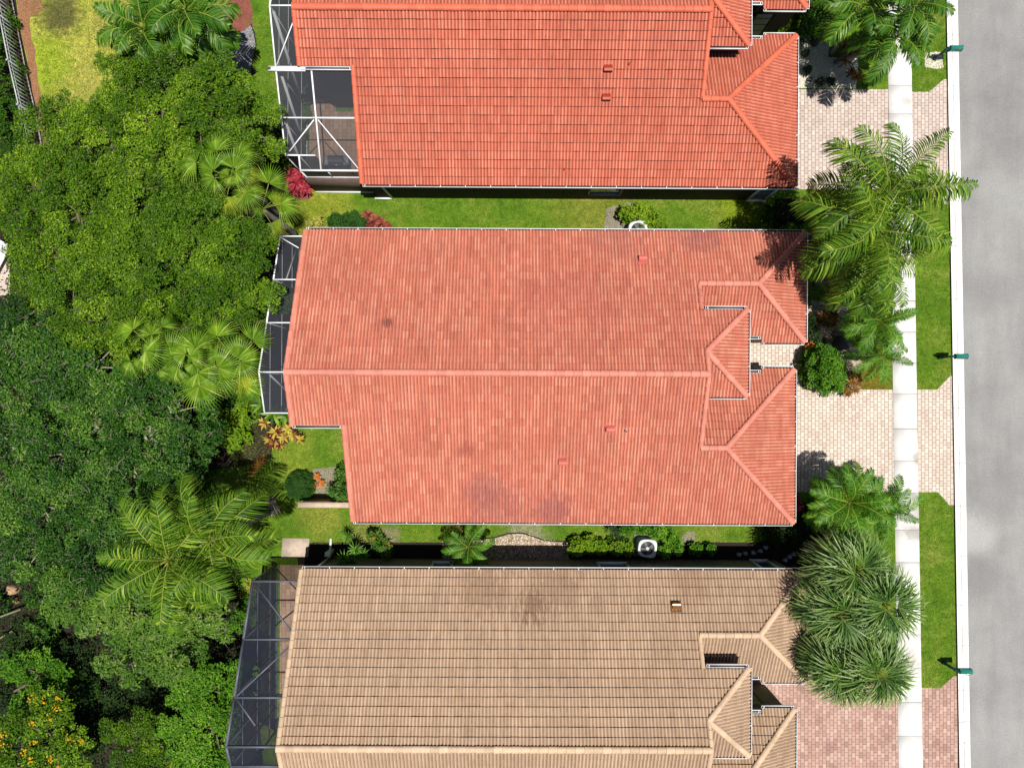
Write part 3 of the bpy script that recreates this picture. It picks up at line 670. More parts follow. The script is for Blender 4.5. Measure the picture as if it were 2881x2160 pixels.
def vent_hood(root, p, slope, south, mat, dark, size=0.36):
    """sheet-metal roof vent with a curved hood, open on its downhill end"""
    mb = MB(); sg = -1 if south else 1            # downhill direction in world y
    n = 8; w = size / 2
    zdn = -slope * size * 0.9
    V, F = [], []
    for k in range(n + 1):
        f = k / n; an = math.pi * 0.62 * f
        y = sg * (-0.45 + 0.95 * f) * size; z = 0.06 + math.sin(an) * 0.20 - slope * (y * sg) * 0.55
        V += [(p.x - w, p.y + y, p.z + z), (p.x + w, p.y + y, p.z + z)]
    F = [(2 * k, 2 * k + 1, 2 * k + 3, 2 * k + 2) for k in range(n)]
    mb.faces(V, F, 0)
    for s in (0, 1):
        base = [(v[0], v[1], p.z - slope * ((v[1] - p.y) * sg) * 0.9 - 0.02) for v in V[s::2]]
        side = V[s::2]
        mb.faces(side + base, [(k, k + 1, n + 2 + k, n + 1 + k) for k in range(n)], 0)
    e0, e1 = V[-2], V[-1]
    zb = p.z - slope * 0.5 * size - 0.02
    mb.faces([e0, e1, (e1[0], e1[1], zb), (e0[0], e0[1], zb)], [(0, 1, 2, 3)], 1)
    f = 1.35; zz = 0.065
    q = [(p.x - w * f, p.y - sg * size * 0.72, p.z + zz + slope * size * 0.72), (p.x + w * f, p.y - sg * size * 0.72, p.z + zz + slope * size * 0.72), (p.x + w * f, p.y + sg * size * 0.6, p.z + zz - slope * size * 0.6), (p.x - w * f, p.y + sg * size * 0.6, p.z + zz - slope * size * 0.6)]
    mb.faces(q, [(0, 1, 2, 3)], 0)
    return mb.build('roof_vent', [M[mat], M[dark]], root)
def vent_pipe(root, p, mat):
    mb = MB(); mb.lathe((p.x, p.y, p.z), [(0.09, 0.0), (0.06, 0.08), (0.045, 0.10), (0.045, 0.28), (0.035, 0.285)], 10, 0); mb.lathe((p.x, p.y, p.z + 0.2), [(0.034, 0.0), (0.034, 0.087)], 10, 1)
    return mb.build('vent_pipe', [M[mat], M['under']], root)
M['vent1'] = plain('vent_red', (0.30, 0.035, 0.012), 0.45, 0.15); M['vent2'] = plain('vent_salmon', (0.40, 0.09, 0.07), 0.5, 0.15); M['vent3'] = plain('vent_copper', (0.36, 0.17, 0.06), 0.25, 0.15, 5, 0.7)
M['pvc'] = plain('pipe_grey', (0.35, 0.25, 0.22), 0.6)
def put(root, x, y, zf, oy):          # a point of a roof plane under photo pixel (x,y): fixed-point on the height
    z = 4.5
    for _ in range(12): z = zf(((y - NY) * (H - z) / H) - oy)
    return at(x, y, z)

O1, O2, O3 = -915.0, -55.0, 815.0
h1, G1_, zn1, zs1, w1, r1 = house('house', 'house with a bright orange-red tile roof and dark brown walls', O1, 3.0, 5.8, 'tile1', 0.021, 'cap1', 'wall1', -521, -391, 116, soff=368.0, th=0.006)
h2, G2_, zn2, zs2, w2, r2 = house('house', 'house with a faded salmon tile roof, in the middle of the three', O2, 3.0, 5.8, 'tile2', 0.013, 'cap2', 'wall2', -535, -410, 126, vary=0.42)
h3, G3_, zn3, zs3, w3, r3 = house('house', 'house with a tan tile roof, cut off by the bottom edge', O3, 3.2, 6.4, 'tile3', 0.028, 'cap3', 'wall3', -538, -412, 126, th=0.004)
s1 = (5.8 - 3.0) / (368 * S); s2 = s1; s3 = 3.2 / (368.5 * S)
for x, y in ((1710, 194), (1705, 275)): vent_hood(h1, put(h1, x, y, zs1, O1), s1, True, 'vent1', 'tile1d')
for x, y in ((1771, 185), (1589, 480)): vent_pipe(h1, put(h1, x, y, zs1, O1), 'cap1')
vent_hood(h2, put(h2, 1807, 731, zn2, O2), s2, False, 'vent2', 'under')
for x, y in ((1582, 1296), (1716, 1203)): vent_hood(h2, put(h2, x, y, zs2, O2), s2, True, 'vent2', 'under')
vent_pipe(h2, put(h2, 1759, 1213, zs2, O2), 'pvc')
vent_hood(h3, put(h3, 1901, 1702, zn3, O3), s3, False, 'vent3', 'under')

def window(root, G, x0, x1, r, z0, z1, out, frame='white', pane='glass', rows=1, name='window', th=0.05):
    """framed window on a wall that runs along x at offset r; out = +1 faces south, -1 faces north"""
    f = MB(); a, b = 0.07 / S, out * 0.03 / S
    for (xa, za), (xb, zb) in (((x0, z0), (x1, z0)), ((x0, z1), (x1, z1)), ((x0, z0), (x0, z1)), ((x1, z0), (x1, z1))):
        f.bar(G(xa, r + b, za), G(xb, r + b, zb), 0.09, 0.09)
    f.bar(G(x0 - 3, r + out * 0.05 / S, z0 - 0.06), G(x1 + 3, r + out * 0.05 / S, z0 - 0.06), 0.1, 0.06)
    fo = f.build(name, M[frame], root)
    for k in range(rows):
        za, zb = z0 + (z1 - z0) * k / rows + 0.03, z0 + (z1 - z0) * (k + 1) / rows - 0.03
        p = MB(); p.faces([G(x0 + 3, r + out * 0.012 / S, za), G(x1 - 3, r + out * 0.012 / S, za), G(x1 - 3, r + out * 0.012 / S, zb), G(x0 + 3, r + out * 0.012 / S, zb)], [(0, 1, 2, 3)])
        p.build('panel' if name == 'door' else 'pane', M[pane], fo)
    return fo
window(h1, G1_, 206, 292, 358, 1.0, 2.05, 1, 'doorgrey')
window(h1, G1_, 657, 704, 358, 0.1, 2.1, 1, 'white', 'doorgrey', 3, 'door')
window(h1, G1_, 640, 690, -100, 0.1, 2.3, 1, 'wall1', 'doorgrey', 4, 'door')
window(h3, G3_, 236, 314, -358, 1.0, 2.3, -1); window(h3, G3_, -213, -160, -358, 1.0, 2.3, -1); window(h3, G3_, 668, 714, -358, 0.3, 2.3, -1, 'white', 'glass', 2)
window(h3, G3_, 620, 666, -7, 0.1, 2.4, -1, 'wall3', 'doortan', 4, 'door')
mb = MB(); mb.bar(G1_(-388, 360, 2.9), G1_(-352, 360, 2.6), 0.08); mb.bar(G1_(-352, 361, 2.62), G1_(-338, 361, 0.12), 0.08); mb.bar(G1_(-340, 362, 0.1), G1_(-388, 362, 0.1), 0.08); mb.build('downspout', M['white'], h1)
mb = MB(); mb.bar(G3_(-515, -362, 3.1), G3_(-508, -362, 0.2), 0.09); mb.bar(G3_(-508, -362, 0.15), G3_(-507, -415, 0.08), 0.10); mb.build('downspout', M['white'], h3)

# screen enclosures ------------------------------------------------------
def cage(name, label, G, zf, x_out, x_in, rs, fm, scr, scw, braces=(), wallbr=(), rails=(1.0, 2.7), fw=0.046, floor=None):
    root = thing(name, label, 'screen enclosure', G((x_out + x_in) / 2, (rs[0] + rs[-1]) / 2, 0))
    ztop = [zf(r) for r in rs]
    mb = MB(); 
    for r, z in zip(rs, ztop): mb.bar(G(x_out, r, z), G(x_in, r, z), fw, fw * 1.6)
    for (r0, z0), (r1, z1) in zip(list(zip(rs, ztop))[:-1], list(zip(rs, ztop))[1:]): mb.bar(G(x_out, r0, z0), G(x_out, r1, z1), fw * 1.2, fw * 1.5)
    mb.build('roof_beam', M[fm], root)
    mb = MB()
    for r, z in zip(rs, ztop): mb.bar(G(x_out, r, 0), G(x_out, r, z), fw)
    for z in rails:
        for (r0, z0), (r1, z1) in zip(list(zip(rs, ztop))[:-1], list(zip(rs, ztop))[1:]):
            if min(z0, z1) > z: mb.bar(G(x_out, r0, z), G(x_out, r1, z), fw * 0.8)
    mb.bar(G(x_out, rs[0], 0.05), G(x_out, rs[-1], 0.05), fw * 1.2, 0.1)
    for (r0, z0), (r1, z1), w in wallbr: mb.bar(G(x_out + 2, r0, z0), G(x_out + 2, r1, z1), w, 0.05)
    mb.build('wall_frame', M[fm], root)
    if braces:
        mb = MB()
        for (xa, ra), (xb, rb) in braces: mb.bar(G(xa, ra, zf(ra)), G(xb, rb, zf(rb)), fw * 0.85)
        mb.build('brace', M[fm], root)
    mb = MB()
    for (r0, z0), (r1, z1) in zip(list(zip(rs, ztop))[:-1], list(zip(rs, ztop))[1:]): mb.faces([G(x_out, r0, z0 - .01), G(x_in, r0, z0 - .01), G(x_in, r1, z1 - .01), G(x_out, r1, z1 - .01)], [(0, 1, 2, 3)])
    mb.build('roof_screen', M[scr], root)
    mb = MB()
    for (r0, z0), (r1, z1) in zip(list(zip(rs, ztop))[:-1], list(zip(rs, ztop))[1:]): mb.faces([G(x_out, r0, 0), G(x_out, r1, 0), G(x_out, r1, z1), G(x_out, r0, z0)], [(0, 1, 2, 3)])
    for r, z in ((rs[0], ztop[0]), (rs[-1], ztop[-1])): mb.faces([G(x_out, r, 0), G(x_in, r, 0), G(x_in, r, z), G(x_out, r, z)], [(0, 1, 2, 3)])
    mb.build('wall_screen', M[scw], root)
    return root
def zz(zn, zs, off): return lambda r: (zn(r) if r < 0 else zs(r)) - off
c2 = cage('lanai_cage', 'narrow white framed screen cage along the back of the salmon roofed house', G2_, zz(zn2, zs2, 0.12), -600, -522, [-355, -235, -122, 0, 98], 'white', 'screen', 'screenw',
          [((-596, -350), (-548, -322))], [((-350, 0.6), (-250, 2.2), 0.05), ((5, 4.4), (60, 1.0), 0.06), ((60, 0.6), (95, 2.2), 0.06)], (1.2, 2.7, 4.3))
c3 = cage('lanai_cage', 'tall bronze framed screen cage behind the tan roofed house', G3_, zz(zn3, zs3, 0.12), -660, -525, [-341, -214, -95, 0, 60, 126], 'bronze', 'screen3', 'screen3w',
          [((-655, -338), (-530, -216)), ((-530, -212), (-655, -97)), ((-655, -93), (-600, -40))], [((-92, 4.6), (-60, 0.5), 0.06)], (1.0, 2.7, 4.5), 0.075)
zf1 = zz(zn1, zs1, 0.12)
c1 = cage('pool_cage', 'large white framed screen cage behind the orange-red roofed house', G1_, zf1, -581, -505, [-160, -9, 116, 222, 304], 'white', 'screen', 'screenw',
          [((-578, 112), (-512, 0))], [((-5, 5.3), (112, 1.2), 0.16), ((120, 4.2), (220, 0.8), 0.16), ((224, 3.6), (302, 0.5), 0.16)], (1.0, 3.1, 4.4))
mb = MB(); zc = zf1(116); zc2 = zf1(222)
mb.bar(G1_(-505, 222, zc2), G1_(-395, 222, zc2), 0.06, 0.09); mb.bar(G1_(-581, 304, zf1(304)), G1_(-547, 304, zf1(304)), 0.06, 0.09); mb.bar(G1_(-547, 304, zf1(304)), G1_(-547, 338, zf1(338)), 0.06, 0.09)
mb.bar(G1_(-547, 338, zf1(338)), G1_(-393, 338, zf1(338)), 0.07, 0.1); mb.bar(G1_(-494, 120, zc), G1_(-494, 338, zf1(338)), 0.06, 0.09)
mb.build('roof_beam', M['white'], c1)
mb = MB(); mb.bar(G1_(-500, 226, zf1(226)), G1_(-575, 300, zf1(300)), 0.045); mb.bar(G1_(-490, 226, zf1(226)), G1_(-396, 335, zf1(335)), 0.045); mb.build('brace', M['white'], c1)
mb = MB()
mb.faces([G1_(-505, 118, zc - .01), G1_(-395, 118, zc - .01), G1_(-395, 338, zf1(338) - .01), G1_(-505, 338, zf1(338) - .01)], [(0, 1, 2, 3)])
mb.faces([G1_(-547, 304, zf1(304) - .01), G1_(-505, 304, zf1(304) - .01), G1_(-505, 338, zf1(338) - .01), G1_(-547, 338, zf1(338) - .01)], [(0, 1, 2, 3)])
mb.build('roof_screen', M['screen'], c1)
mb = MB(); mb.faces([G1_(-581, 304, 0), G1_(-547, 304, 0), G1_(-547, 304, zf1(304)), G1_(-581, 304, zf1(304))], [(0, 1, 2, 3)]); mb.faces([G1_(-547, 304, 0), G1_(-547, 338, 0), G1_(-547, 338, zf1(338)), G1_(-547, 304, zf1(304))], [(0, 1, 2, 3)])
mb.faces([G1_(-547, 338, 2.1), G1_(-393, 338, 2.1), G1_(-393, 338, zf1(338)), G1_(-547, 338, zf1(338))], [(0, 1, 2, 3)]); mb.build('wall_screen', M['screenw'], c1)
mb = MB(); mb.bar(G1_(-547, 338, 0), G1_(-547, 338, zf1(338)), 0.06); mb.bar(G1_(-547, 304, 0), G1_(-547, 304, zf1(304)), 0.06); mb.bar(G1_(-478, 338, 2.1), G1_(-478, 338, zf1(338)), 0.05); mb.bar(G1_(-547, 338, 2.15), G1_(-393, 338, 2.15), 0.06); mb.build('wall_frame', M['white'], c1)
mb = MB(); mb.bar(G1_(-553, 340, 1.05), G1_(-391, 340, 1.05), 0.12, 2.1); wl = mb.build('half_wall', M['wallb'], c1)
mb = MB(); mb.bar(G1_(-554, 344.5, 0.06), G1_(-391, 344.5, 0.06), 0.06, 0.12); mb.build('base_trim', M['white'], c1)
mb = MB(); mb.bar(G1_(-598, 121, zc + 0.02), G1_(-508, 121, zc + 0.02), 0.2, 0.12); mb.bar(G1_(-598, 121, zc + 0.083), G1_(-592, 121, zc + 0.083), 0.12, 0.01, 1); mb.build('super_gutter', [M['white'], M['gutdark']], c1)
def deckq(name, G, x0, x1, r0, r1, mat, z=0.03):
    P = [G(x0, r0), G(x1, r0), G(x1, r1), G(x0, r1)]
    def px(p): return (p.x / S + NX, -p.y / S + NY)
    return pavers(name, [[px(p) for p in P]], mat, z, 0.22, 0.36, 0.012)
deckq('patio', G1_, -574, -380, 118, 302, M['patio']); deckq('patio', G1_, -545, -380, 302, 336, M['patio']); deckq('patio', G3_, -650, -515, -339, 300, M['patio']); deckq('patio', G2_, -590, -514, -352, 110, M['patio'])
deckq('patio', G1_, -574, -500, -160, 118, M['patio'])

# grill and potted plants on the patio
def grill(p, rz):
    root = thing('grill', 'dark grey covered grill on the patio inside the white pool cage', 'grill', p)
    mb = MB(); mb.box((p.x, p.y, 0.45), (1.15, 0.5, 0.8), rz, 0); mb.build('cabinet', plain('grill_black', (0.04, 0.045, 0.055), 0.45), root)
    mb = MB(); n = 9
    for i in range(n):
        a0, a1 = math.pi * i / n, math.pi * (i + 1) / n
        q = [(p.x + sx * 0.36, p.y + math.cos(a) * 0.25, 0.86 + math.sin(a) * 0.22) for sx, a in ((-1, a0), (1, a0), (1, a1), (-1, a1))]
        mb.soup([q], 0, 0.5)
    for sx in (-1, 1): mb.faces([(p.x + sx * 0.36, p.y + math.cos(math.pi * i / n) * 0.25, 0.86 + math.sin(math.pi * i / n) * 0.22) for i in range(n + 1)], [tuple(range(n + 1))])
    mb.build('lid', plain('grill_hood', (0.12, 0.13, 0.15), 0.3, 0.1, 4, 0.6), root)
    mb = MB(); mb.bar((p.x - 0.25, p.y - 0.27, 0.98), (p.x + 0.25, p.y - 0.27, 0.98), 0.03); mb.build('handle', plain('handle_steel', (0.5, 0.5, 0.52), 0.3, 0.05, 4, 0.8), root)
    for s in (-1, 1): mb = MB(); mb.box((p.x + s * 0.5, p.y, 0.88), (0.26, 0.46, 0.04), rz); mb.build('side_shelf', plain('shelf_grey', (0.22, 0.23, 0.25), 0.4), root)
grill(at(957, 487) + Vector((0, 0.35, 0)), 0.0)

# ------------------------------------------------------------------ leaves, shrubs, trees
def unit(a): return a / np.maximum(np.linalg.norm(a, axis=-1, keepdims=True), 1e-9)
def leaves(mb, P, Nn, l, w, mat=0, tint=None):
    """one folded leaf at each point: two faces meeting along the midrib"""
    n = len(P); Nn = unit(Nn); r = unit(rng.normal(size=(n, 3))); T = unit(r - Nn * (r * Nn).sum(1, keepdims=True)); B = np.cross(Nn, T)
    ll = (l * rng.uniform(0.7, 1.3, n))[:, None]; ww = (w * rng.uniform(0.8, 1.2, n))[:, None]
    tip, tail = P + T * ll * 0.5 - Nn * ll * 0.10, P - T * ll * 0.5
    a, b = P + B * ww * 0.5 + Nn * ww * 0.18, P - B * ww * 0.5 + Nn * ww * 0.18
    t = rng.random(n) if tint is None else tint
    mb.soup(np.stack([tail, b, tip], 1), mat, t); mb.soup(np.stack([tail, tip, a], 1), mat, t)
def clump_leaves(mb, CC, rc, per, l, w, flat=0.7, mat=0, up=0.55, hue=None):
    """leaves set over the upper shells of many clumps at once"""
    CC = np.asarray(CC, float); m = len(CC); rc = np.broadcast_to(np.asarray(rc, float), (m,))
    k = np.maximum(4, (per * (rc / rc.mean()) ** 2).astype(int)); idx = np.repeat(np.arange(m), k); n = len(idx)
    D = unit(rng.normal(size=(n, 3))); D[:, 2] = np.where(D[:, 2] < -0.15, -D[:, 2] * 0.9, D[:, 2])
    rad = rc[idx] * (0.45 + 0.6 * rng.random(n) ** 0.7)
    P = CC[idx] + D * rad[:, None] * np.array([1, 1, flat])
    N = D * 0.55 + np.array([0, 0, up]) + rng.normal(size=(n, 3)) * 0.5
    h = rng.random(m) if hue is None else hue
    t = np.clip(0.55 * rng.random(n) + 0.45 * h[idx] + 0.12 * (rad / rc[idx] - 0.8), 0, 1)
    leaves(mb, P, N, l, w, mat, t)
SP = dict(  # leaf length, width, leaves per clump, clump radius, clumps per m2, material, twig colour
    oak=(0.115, 0.056, 92, 0.34, 4.2, 'oak', 'bark'), ficus=(0.125, 0.068, 66, 0.34, 4.0, 'ficus', 'twig'), broad=(0.20, 0.085, 46, 0.36, 3.8, 'broad', 'twig'),
    bright=(0.16, 0.085, 55, 0.34, 4.2, 'bright', 'bark'), dark=(0.17, 0.08, 70, 0.42, 3.0, 'dark', 'bark'), flower=(0.15, 0.08, 55, 0.34, 4.2, 'oak', 'bark'))
def tree(label, lobes, sp, cat='tree', group=None, name='tree', gaps=0.16, flowers=0):
    """lobes: (photo x, photo y, radius in photo px, top height)"""
    l, w, per, rc0, dens, mat, bark = SP[sp]
    L = []
    for px, py, r, ht in lobes:
        rw = r * S * (H - ht) / H; hc = ht - rw * 0.42; c = at(px, py, ht - rw * 0.2); L.append((c.x, c.y, hc, rw, ht))
    A = np.array(L); wsum = A[:, 3] ** 2; bx, by = (A[:, 0] * wsum).sum() / wsum.sum(), (A[:, 1] * wsum).sum() / wsum.sum()
    root = thing(name, label, cat, (bx, by, 0), group)
    tk, cr = MB(), MB()
    th = A[:, 2].mean() * 0.45
    fork = Vector((bx, by, th)); tk.tube([(bx, by, 0), (bx + .05, by - .04, th * .5), fork], [0.20, 0.16, 0.14], 8)
    CC, RC, HU = [], [], []; bs = 0.80
    for cx, cy, hc, rw, ht in L:
        lc = Vector((cx, cy, hc)); mid = (fork + lc) / 2 + Vector((random.uniform(-.2, .2), random.uniform(-.2, .2), -0.1)); tk.tube([fork, mid, lc], [0.11, 0.075, 0.05], 6)
        pts, tries, want = [], 0, int(1.35 * math.pi * rw * rw)
        while len(pts) < want and tries < want * 14:      # boughs: separate mounds with dark gaps between them
            tries += 1
            a = random.uniform(0, 6.283); d = math.sqrt(random.random()); rr = rw * (0.95 + 0.10 * math.sin(a * 3 + cx * 5) + 0.07 * math.sin(a * 7 + cy * 9))
            x, y = cx + math.cos(a) * d * rr, cy + math.sin(a) * d * rr
            if any((x - q[0]) ** 2 + (y - q[1]) ** 2 < (bs * q[4] / 0.6) ** 2 for q in pts): continue
            if math.sin(x * 1.9 + cy) * math.sin(y * 1.7 + cx) > 1.0 - gaps * 1.6 and random.random() < .8: continue
            pts.append((x, y, hc + (ht - hc) * math.sqrt(max(0, 1 - d * d)) - 0.3 + random.uniform(-0.95, 0.15), random.random(), random.uniform(0.40, 0.74)))
        for x, y, z, hu, br in pts:
            m = max(5, int(10 * (br / 0.6) ** 2))
            for k in range(m):
                dd = math.sqrt((k + 0.4) / m); aa = k * 2.39996 + hu * 6
                CC.append((x + math.cos(aa) * dd * br * random.uniform(.8, 1.15), y + math.sin(aa) * dd * br * random.uniform(.8, 1.15), z + 0.5 * br * (math.sqrt(max(0, 1 - dd * dd)) - .5) + random.uniform(-.1, .1))); RC.append(rc0 * random.uniform(0.6, 0.95)); HU.append(min(1, max(0, hu + random.uniform(-.25, .25))))
            p0 = lc + (Vector((x, y, z)) - lc) * random.uniform(0.1, 0.3) - Vector((0, 0, 0.25)); p1 = Vector((x, y, z - .1)); tk.tube([p0, (p0 + p1) / 2 + Vector((0, 0, 0.06)), p1], [0.036, 0.025, 0.014], 5, cap=False)
            for _ in range(5 if bark == 'twig' else 2):      # pale bare twigs poking through
                a = random.uniform(0, 6.28); f = random.uniform(.3, 1.0); q = Vector((x + math.cos(a) * br * f, y + math.sin(a) * br * f, z + .30 * br)); q2 = q + Vector((math.cos(a + .7) * random.uniform(.15, .35), math.sin(a + .7) * random.uniform(.15, .35), 0.10))
                tk.tube([Vector((x, y, z - .1)), q, q2], [0.013, 0.010, 0.006], 4, cap=False)
        for _ in range(int(0.8 * rw * rw)):                # lower storey closing the crown; shade set into its darkest leaf tint
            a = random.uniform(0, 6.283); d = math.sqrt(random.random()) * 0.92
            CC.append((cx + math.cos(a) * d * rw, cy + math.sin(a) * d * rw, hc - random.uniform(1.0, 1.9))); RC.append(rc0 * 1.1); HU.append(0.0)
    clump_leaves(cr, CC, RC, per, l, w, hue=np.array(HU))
    mats = [M[mat]]
    if flowers:
        pick = [CC[i] for i in rng.choice(len(CC), flowers)]
        for p in pick:
            q = np.array(p) + rng.normal(size=(10, 3)) * np.array([.09, .09, .03]) + np.array([0, 0, rc0 * .68]); leaves(cr, q, np.tile([0, 0, 1.0], (10, 1)) + rng.normal(size=(10, 3)) * .3, 0.10, 0.08, 1)
        mats.append(M['flower'])
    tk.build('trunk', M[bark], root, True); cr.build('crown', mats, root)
    return root
def shrub(label, blobs, mat, l=0.10, w=0.055, dens=9.0, rc=0.22, per=70, cat='shrub', name='shrub', group=None, flat=0.8, up=0.5, extra=None, smooth_dome=False):
    """blobs: (photo x, photo y, radius px, height m) as seen at the top of the shrub"""
    root = thing(name, label, cat, at(blobs[0][0], blobs[0][1], blobs[0][3] * 0.6) * 1.0, group); root.location.z = 0
    CC = []; st = MB(); cr = MB()
    for px, py, r, ht in blobs:
        c = at(px, py, ht * 0.7); rw = r * S * (H - ht) / H
        n = max(5, int(dens * math.pi * rw * rw * (1.6 if smooth_dome else 1.0)))
        for k in range(n):
            d = math.sqrt((k + 0.5) / n); a = k * 2.39996 + random.uniform(-.3, .3)
            z = ht * (0.35 + 0.65 * math.sqrt(max(0, 1 - d * d))) - rc * 0.5 + (0 if smooth_dome else random.uniform(-.12, .08) * ht)
            dd = d if smooth_dome else d * random.uniform(0.85, 1.05)
            CC.append((c.x + math.cos(a) * dd * (rw - rc * .4), c.y + math.sin(a) * dd * (rw - rc * .4), max(rc * .4, z)))
        for k in range(int(n * .6)):
            a = k * 2.39996; CC.append((c.x + math.cos(a) * (rw - rc * .4) * random.uniform(.7, .98), c.y + math.sin(a) * (rw - rc * .4) * random.uniform(.7, .98), max(rc * .4, ht * random.uniform(.12, .4))))
        for k in range(5):
            a = k * 1.256 + random.random(); st.tube([(c.x + math.cos(a) * .05, c.y + math.sin(a) * .05, 0), (c.x + math.cos(a) * rw * .45, c.y + math.sin(a) * rw * .45, ht * .65)], [0.025, 0.01], 5)
    clump_leaves(cr, CC, rc, per, l, w, flat, 0, up)
    mats = [M[mat]]
    if extra:
        pick = [CC[i] for i in rng.choice(len(CC), extra[1])]
        for p in pick: q = np.array(p) + rng.normal(size=(7, 3)) * .05 + np.array([0, 0, rc * .6]); leaves(cr, q, np.tile([0, 0, 1.0], (7, 1)) + rng.normal(size=(7, 3)) * .35, 0.12, 0.08, 1)
        mats.append(M[extra[0]])
    st.build('stem', M['bark'], root); cr.build('foliage', mats, root)
    return root
def strap_leaf(mb, base, az, el, L, w, curl, mat=0, tint=0.5, n=5):
    d = Vector((math.cos(az), math.sin(az), 0)); s = Vector((-d.y, d.x, 0)); p = Vector(base); e = el; rows = []
    for i in range(n + 1):
        f = i / n; ww = w * (0.45 + 1.1 * f if f < .5 else 1.0 * (1 - f) * 2) * 0.5 + 0.002
        rows.append((p - s * ww, p + s * ww + Vector((0, 0, 0)))); p = p + (d * math.cos(e) + Vector((0, 0, math.sin(e)))) * (L / n); e -= curl / n
    mb.soup([[rows[i][0], rows[i][1], rows[i + 1][1], rows[i + 1][0]] for i in range(n)], mat, tint)
def rosettes(label, spots, mat, L, w, n=16, cat='plant', name='shrub', group=None, stem=0.3, el=(0.1, 1.2), curl=1.1):
    """strap-leaved plants; spots: (photo x, photo y, height of the growing point, size factor)"""
    c0 = at(spots[0][0], spots[0][1], spots[0][2]); root = thing(name, label, cat, (c0.x, c0.y, 0), group)
    lf, st = MB(), MB()
    for px, py, z, f in spots:
        p = at(px, py, z); st.tube([(p.x, p.y, 0), (p.x, p.y, z)], [0.03, 0.02], 5); a0 = random.uniform(0, 6.28)
        for k in range(n):
            strap_leaf(lf, p, a0 + k * 2.39996, el[0] + (el[1] - el[0]) * (k / n) + random.uniform(-.1, .1), L * f * random.uniform(.8, 1.1), w * f, curl, 0, random.random())
    st.build('stem', M['bark'], root); lf.build('foliage', M[mat], root); return root

# ------------------------------------------------------------------ palms
def feather(L, e0, curve, lf, n, w, droop, fwd=0.55, lift=0.3, twist=0.0, start=0.16, side=0.0):
    """one pinnate frond along +x from the origin: tapering rachis and two rows of drooping leaflets"""
    N = 16; pts = [Vector((0, 0, 0))]; tang = []
    for i in range(N):
        f = i / N; e = e0 - curve * f ** 1.25; a = side * f * f
        d = Vector((math.cos(e) * math.cos(a), math.cos(e) * math.sin(a), math.sin(e))); tang.append(d); pts.append(pts[-1] + d * (L / N))
    tang.append(tang[-1]); mb = MB()
    mb.tube(pts, [0.030 * (1 - 0.85 * i / N) * (L / 3.2) ** 0.5 + 0.004 for i in range(N + 1)], 5, 1)
    q, tt = [], []
    for k in range(n):
        f = start + (1 - start) * (k + 0.5) / n; x = f * N; i = min(int(x), N - 1); P = pts[i].lerp(pts[i + 1], x - i); T = tang[i]
        Sd = T.cross(Vector((0, 0, 1))).normalized(); U = Sd.cross(T)
        ln = lf * (0.45 + 0.55 * min(1, (f - start) / 0.22)) * (1.0 if f < 0.6 else 1.0 - 0.72 * ((f - 0.6) / 0.4) ** 1.4)
        for s in (-1, 1):
            fw = fwd * (0.7 + 0.9 * f) + random.uniform(-.1, .1); D = (T * fw + Sd * s + U * (random.uniform(-lift, lift) + twist)).normalized()
            l2 = ln * random.uniform(.88, 1.08); wv = D.cross(U + Sd * s * 0.5 * random.uniform(.3, 1)).normalized() * (w / 2); g = Vector((0, 0, -1))
            m1 = P + D * l2 * .45 + g * droop * l2 * .10; m2 = P + D * l2 * .78 + g * droop * l2 * .42; tp = P + D * l2 * .97 + g * droop * l2 * .85
            t = min(1, max(0, random.gauss(.5, .24))); ys = .6
            q += [[P - wv * ys, P + wv * ys, m1 + wv, m1 - wv], [m1 - wv, m1 + wv, m2 + wv * .75, m2 - wv * .75], [m2 - wv * .75, m2 + wv * .75, tp + wv * .08, tp - wv * .08]]; tt += [t, t, min(1, t + .1)]
    mb.soup(q, 0, tt); return mb
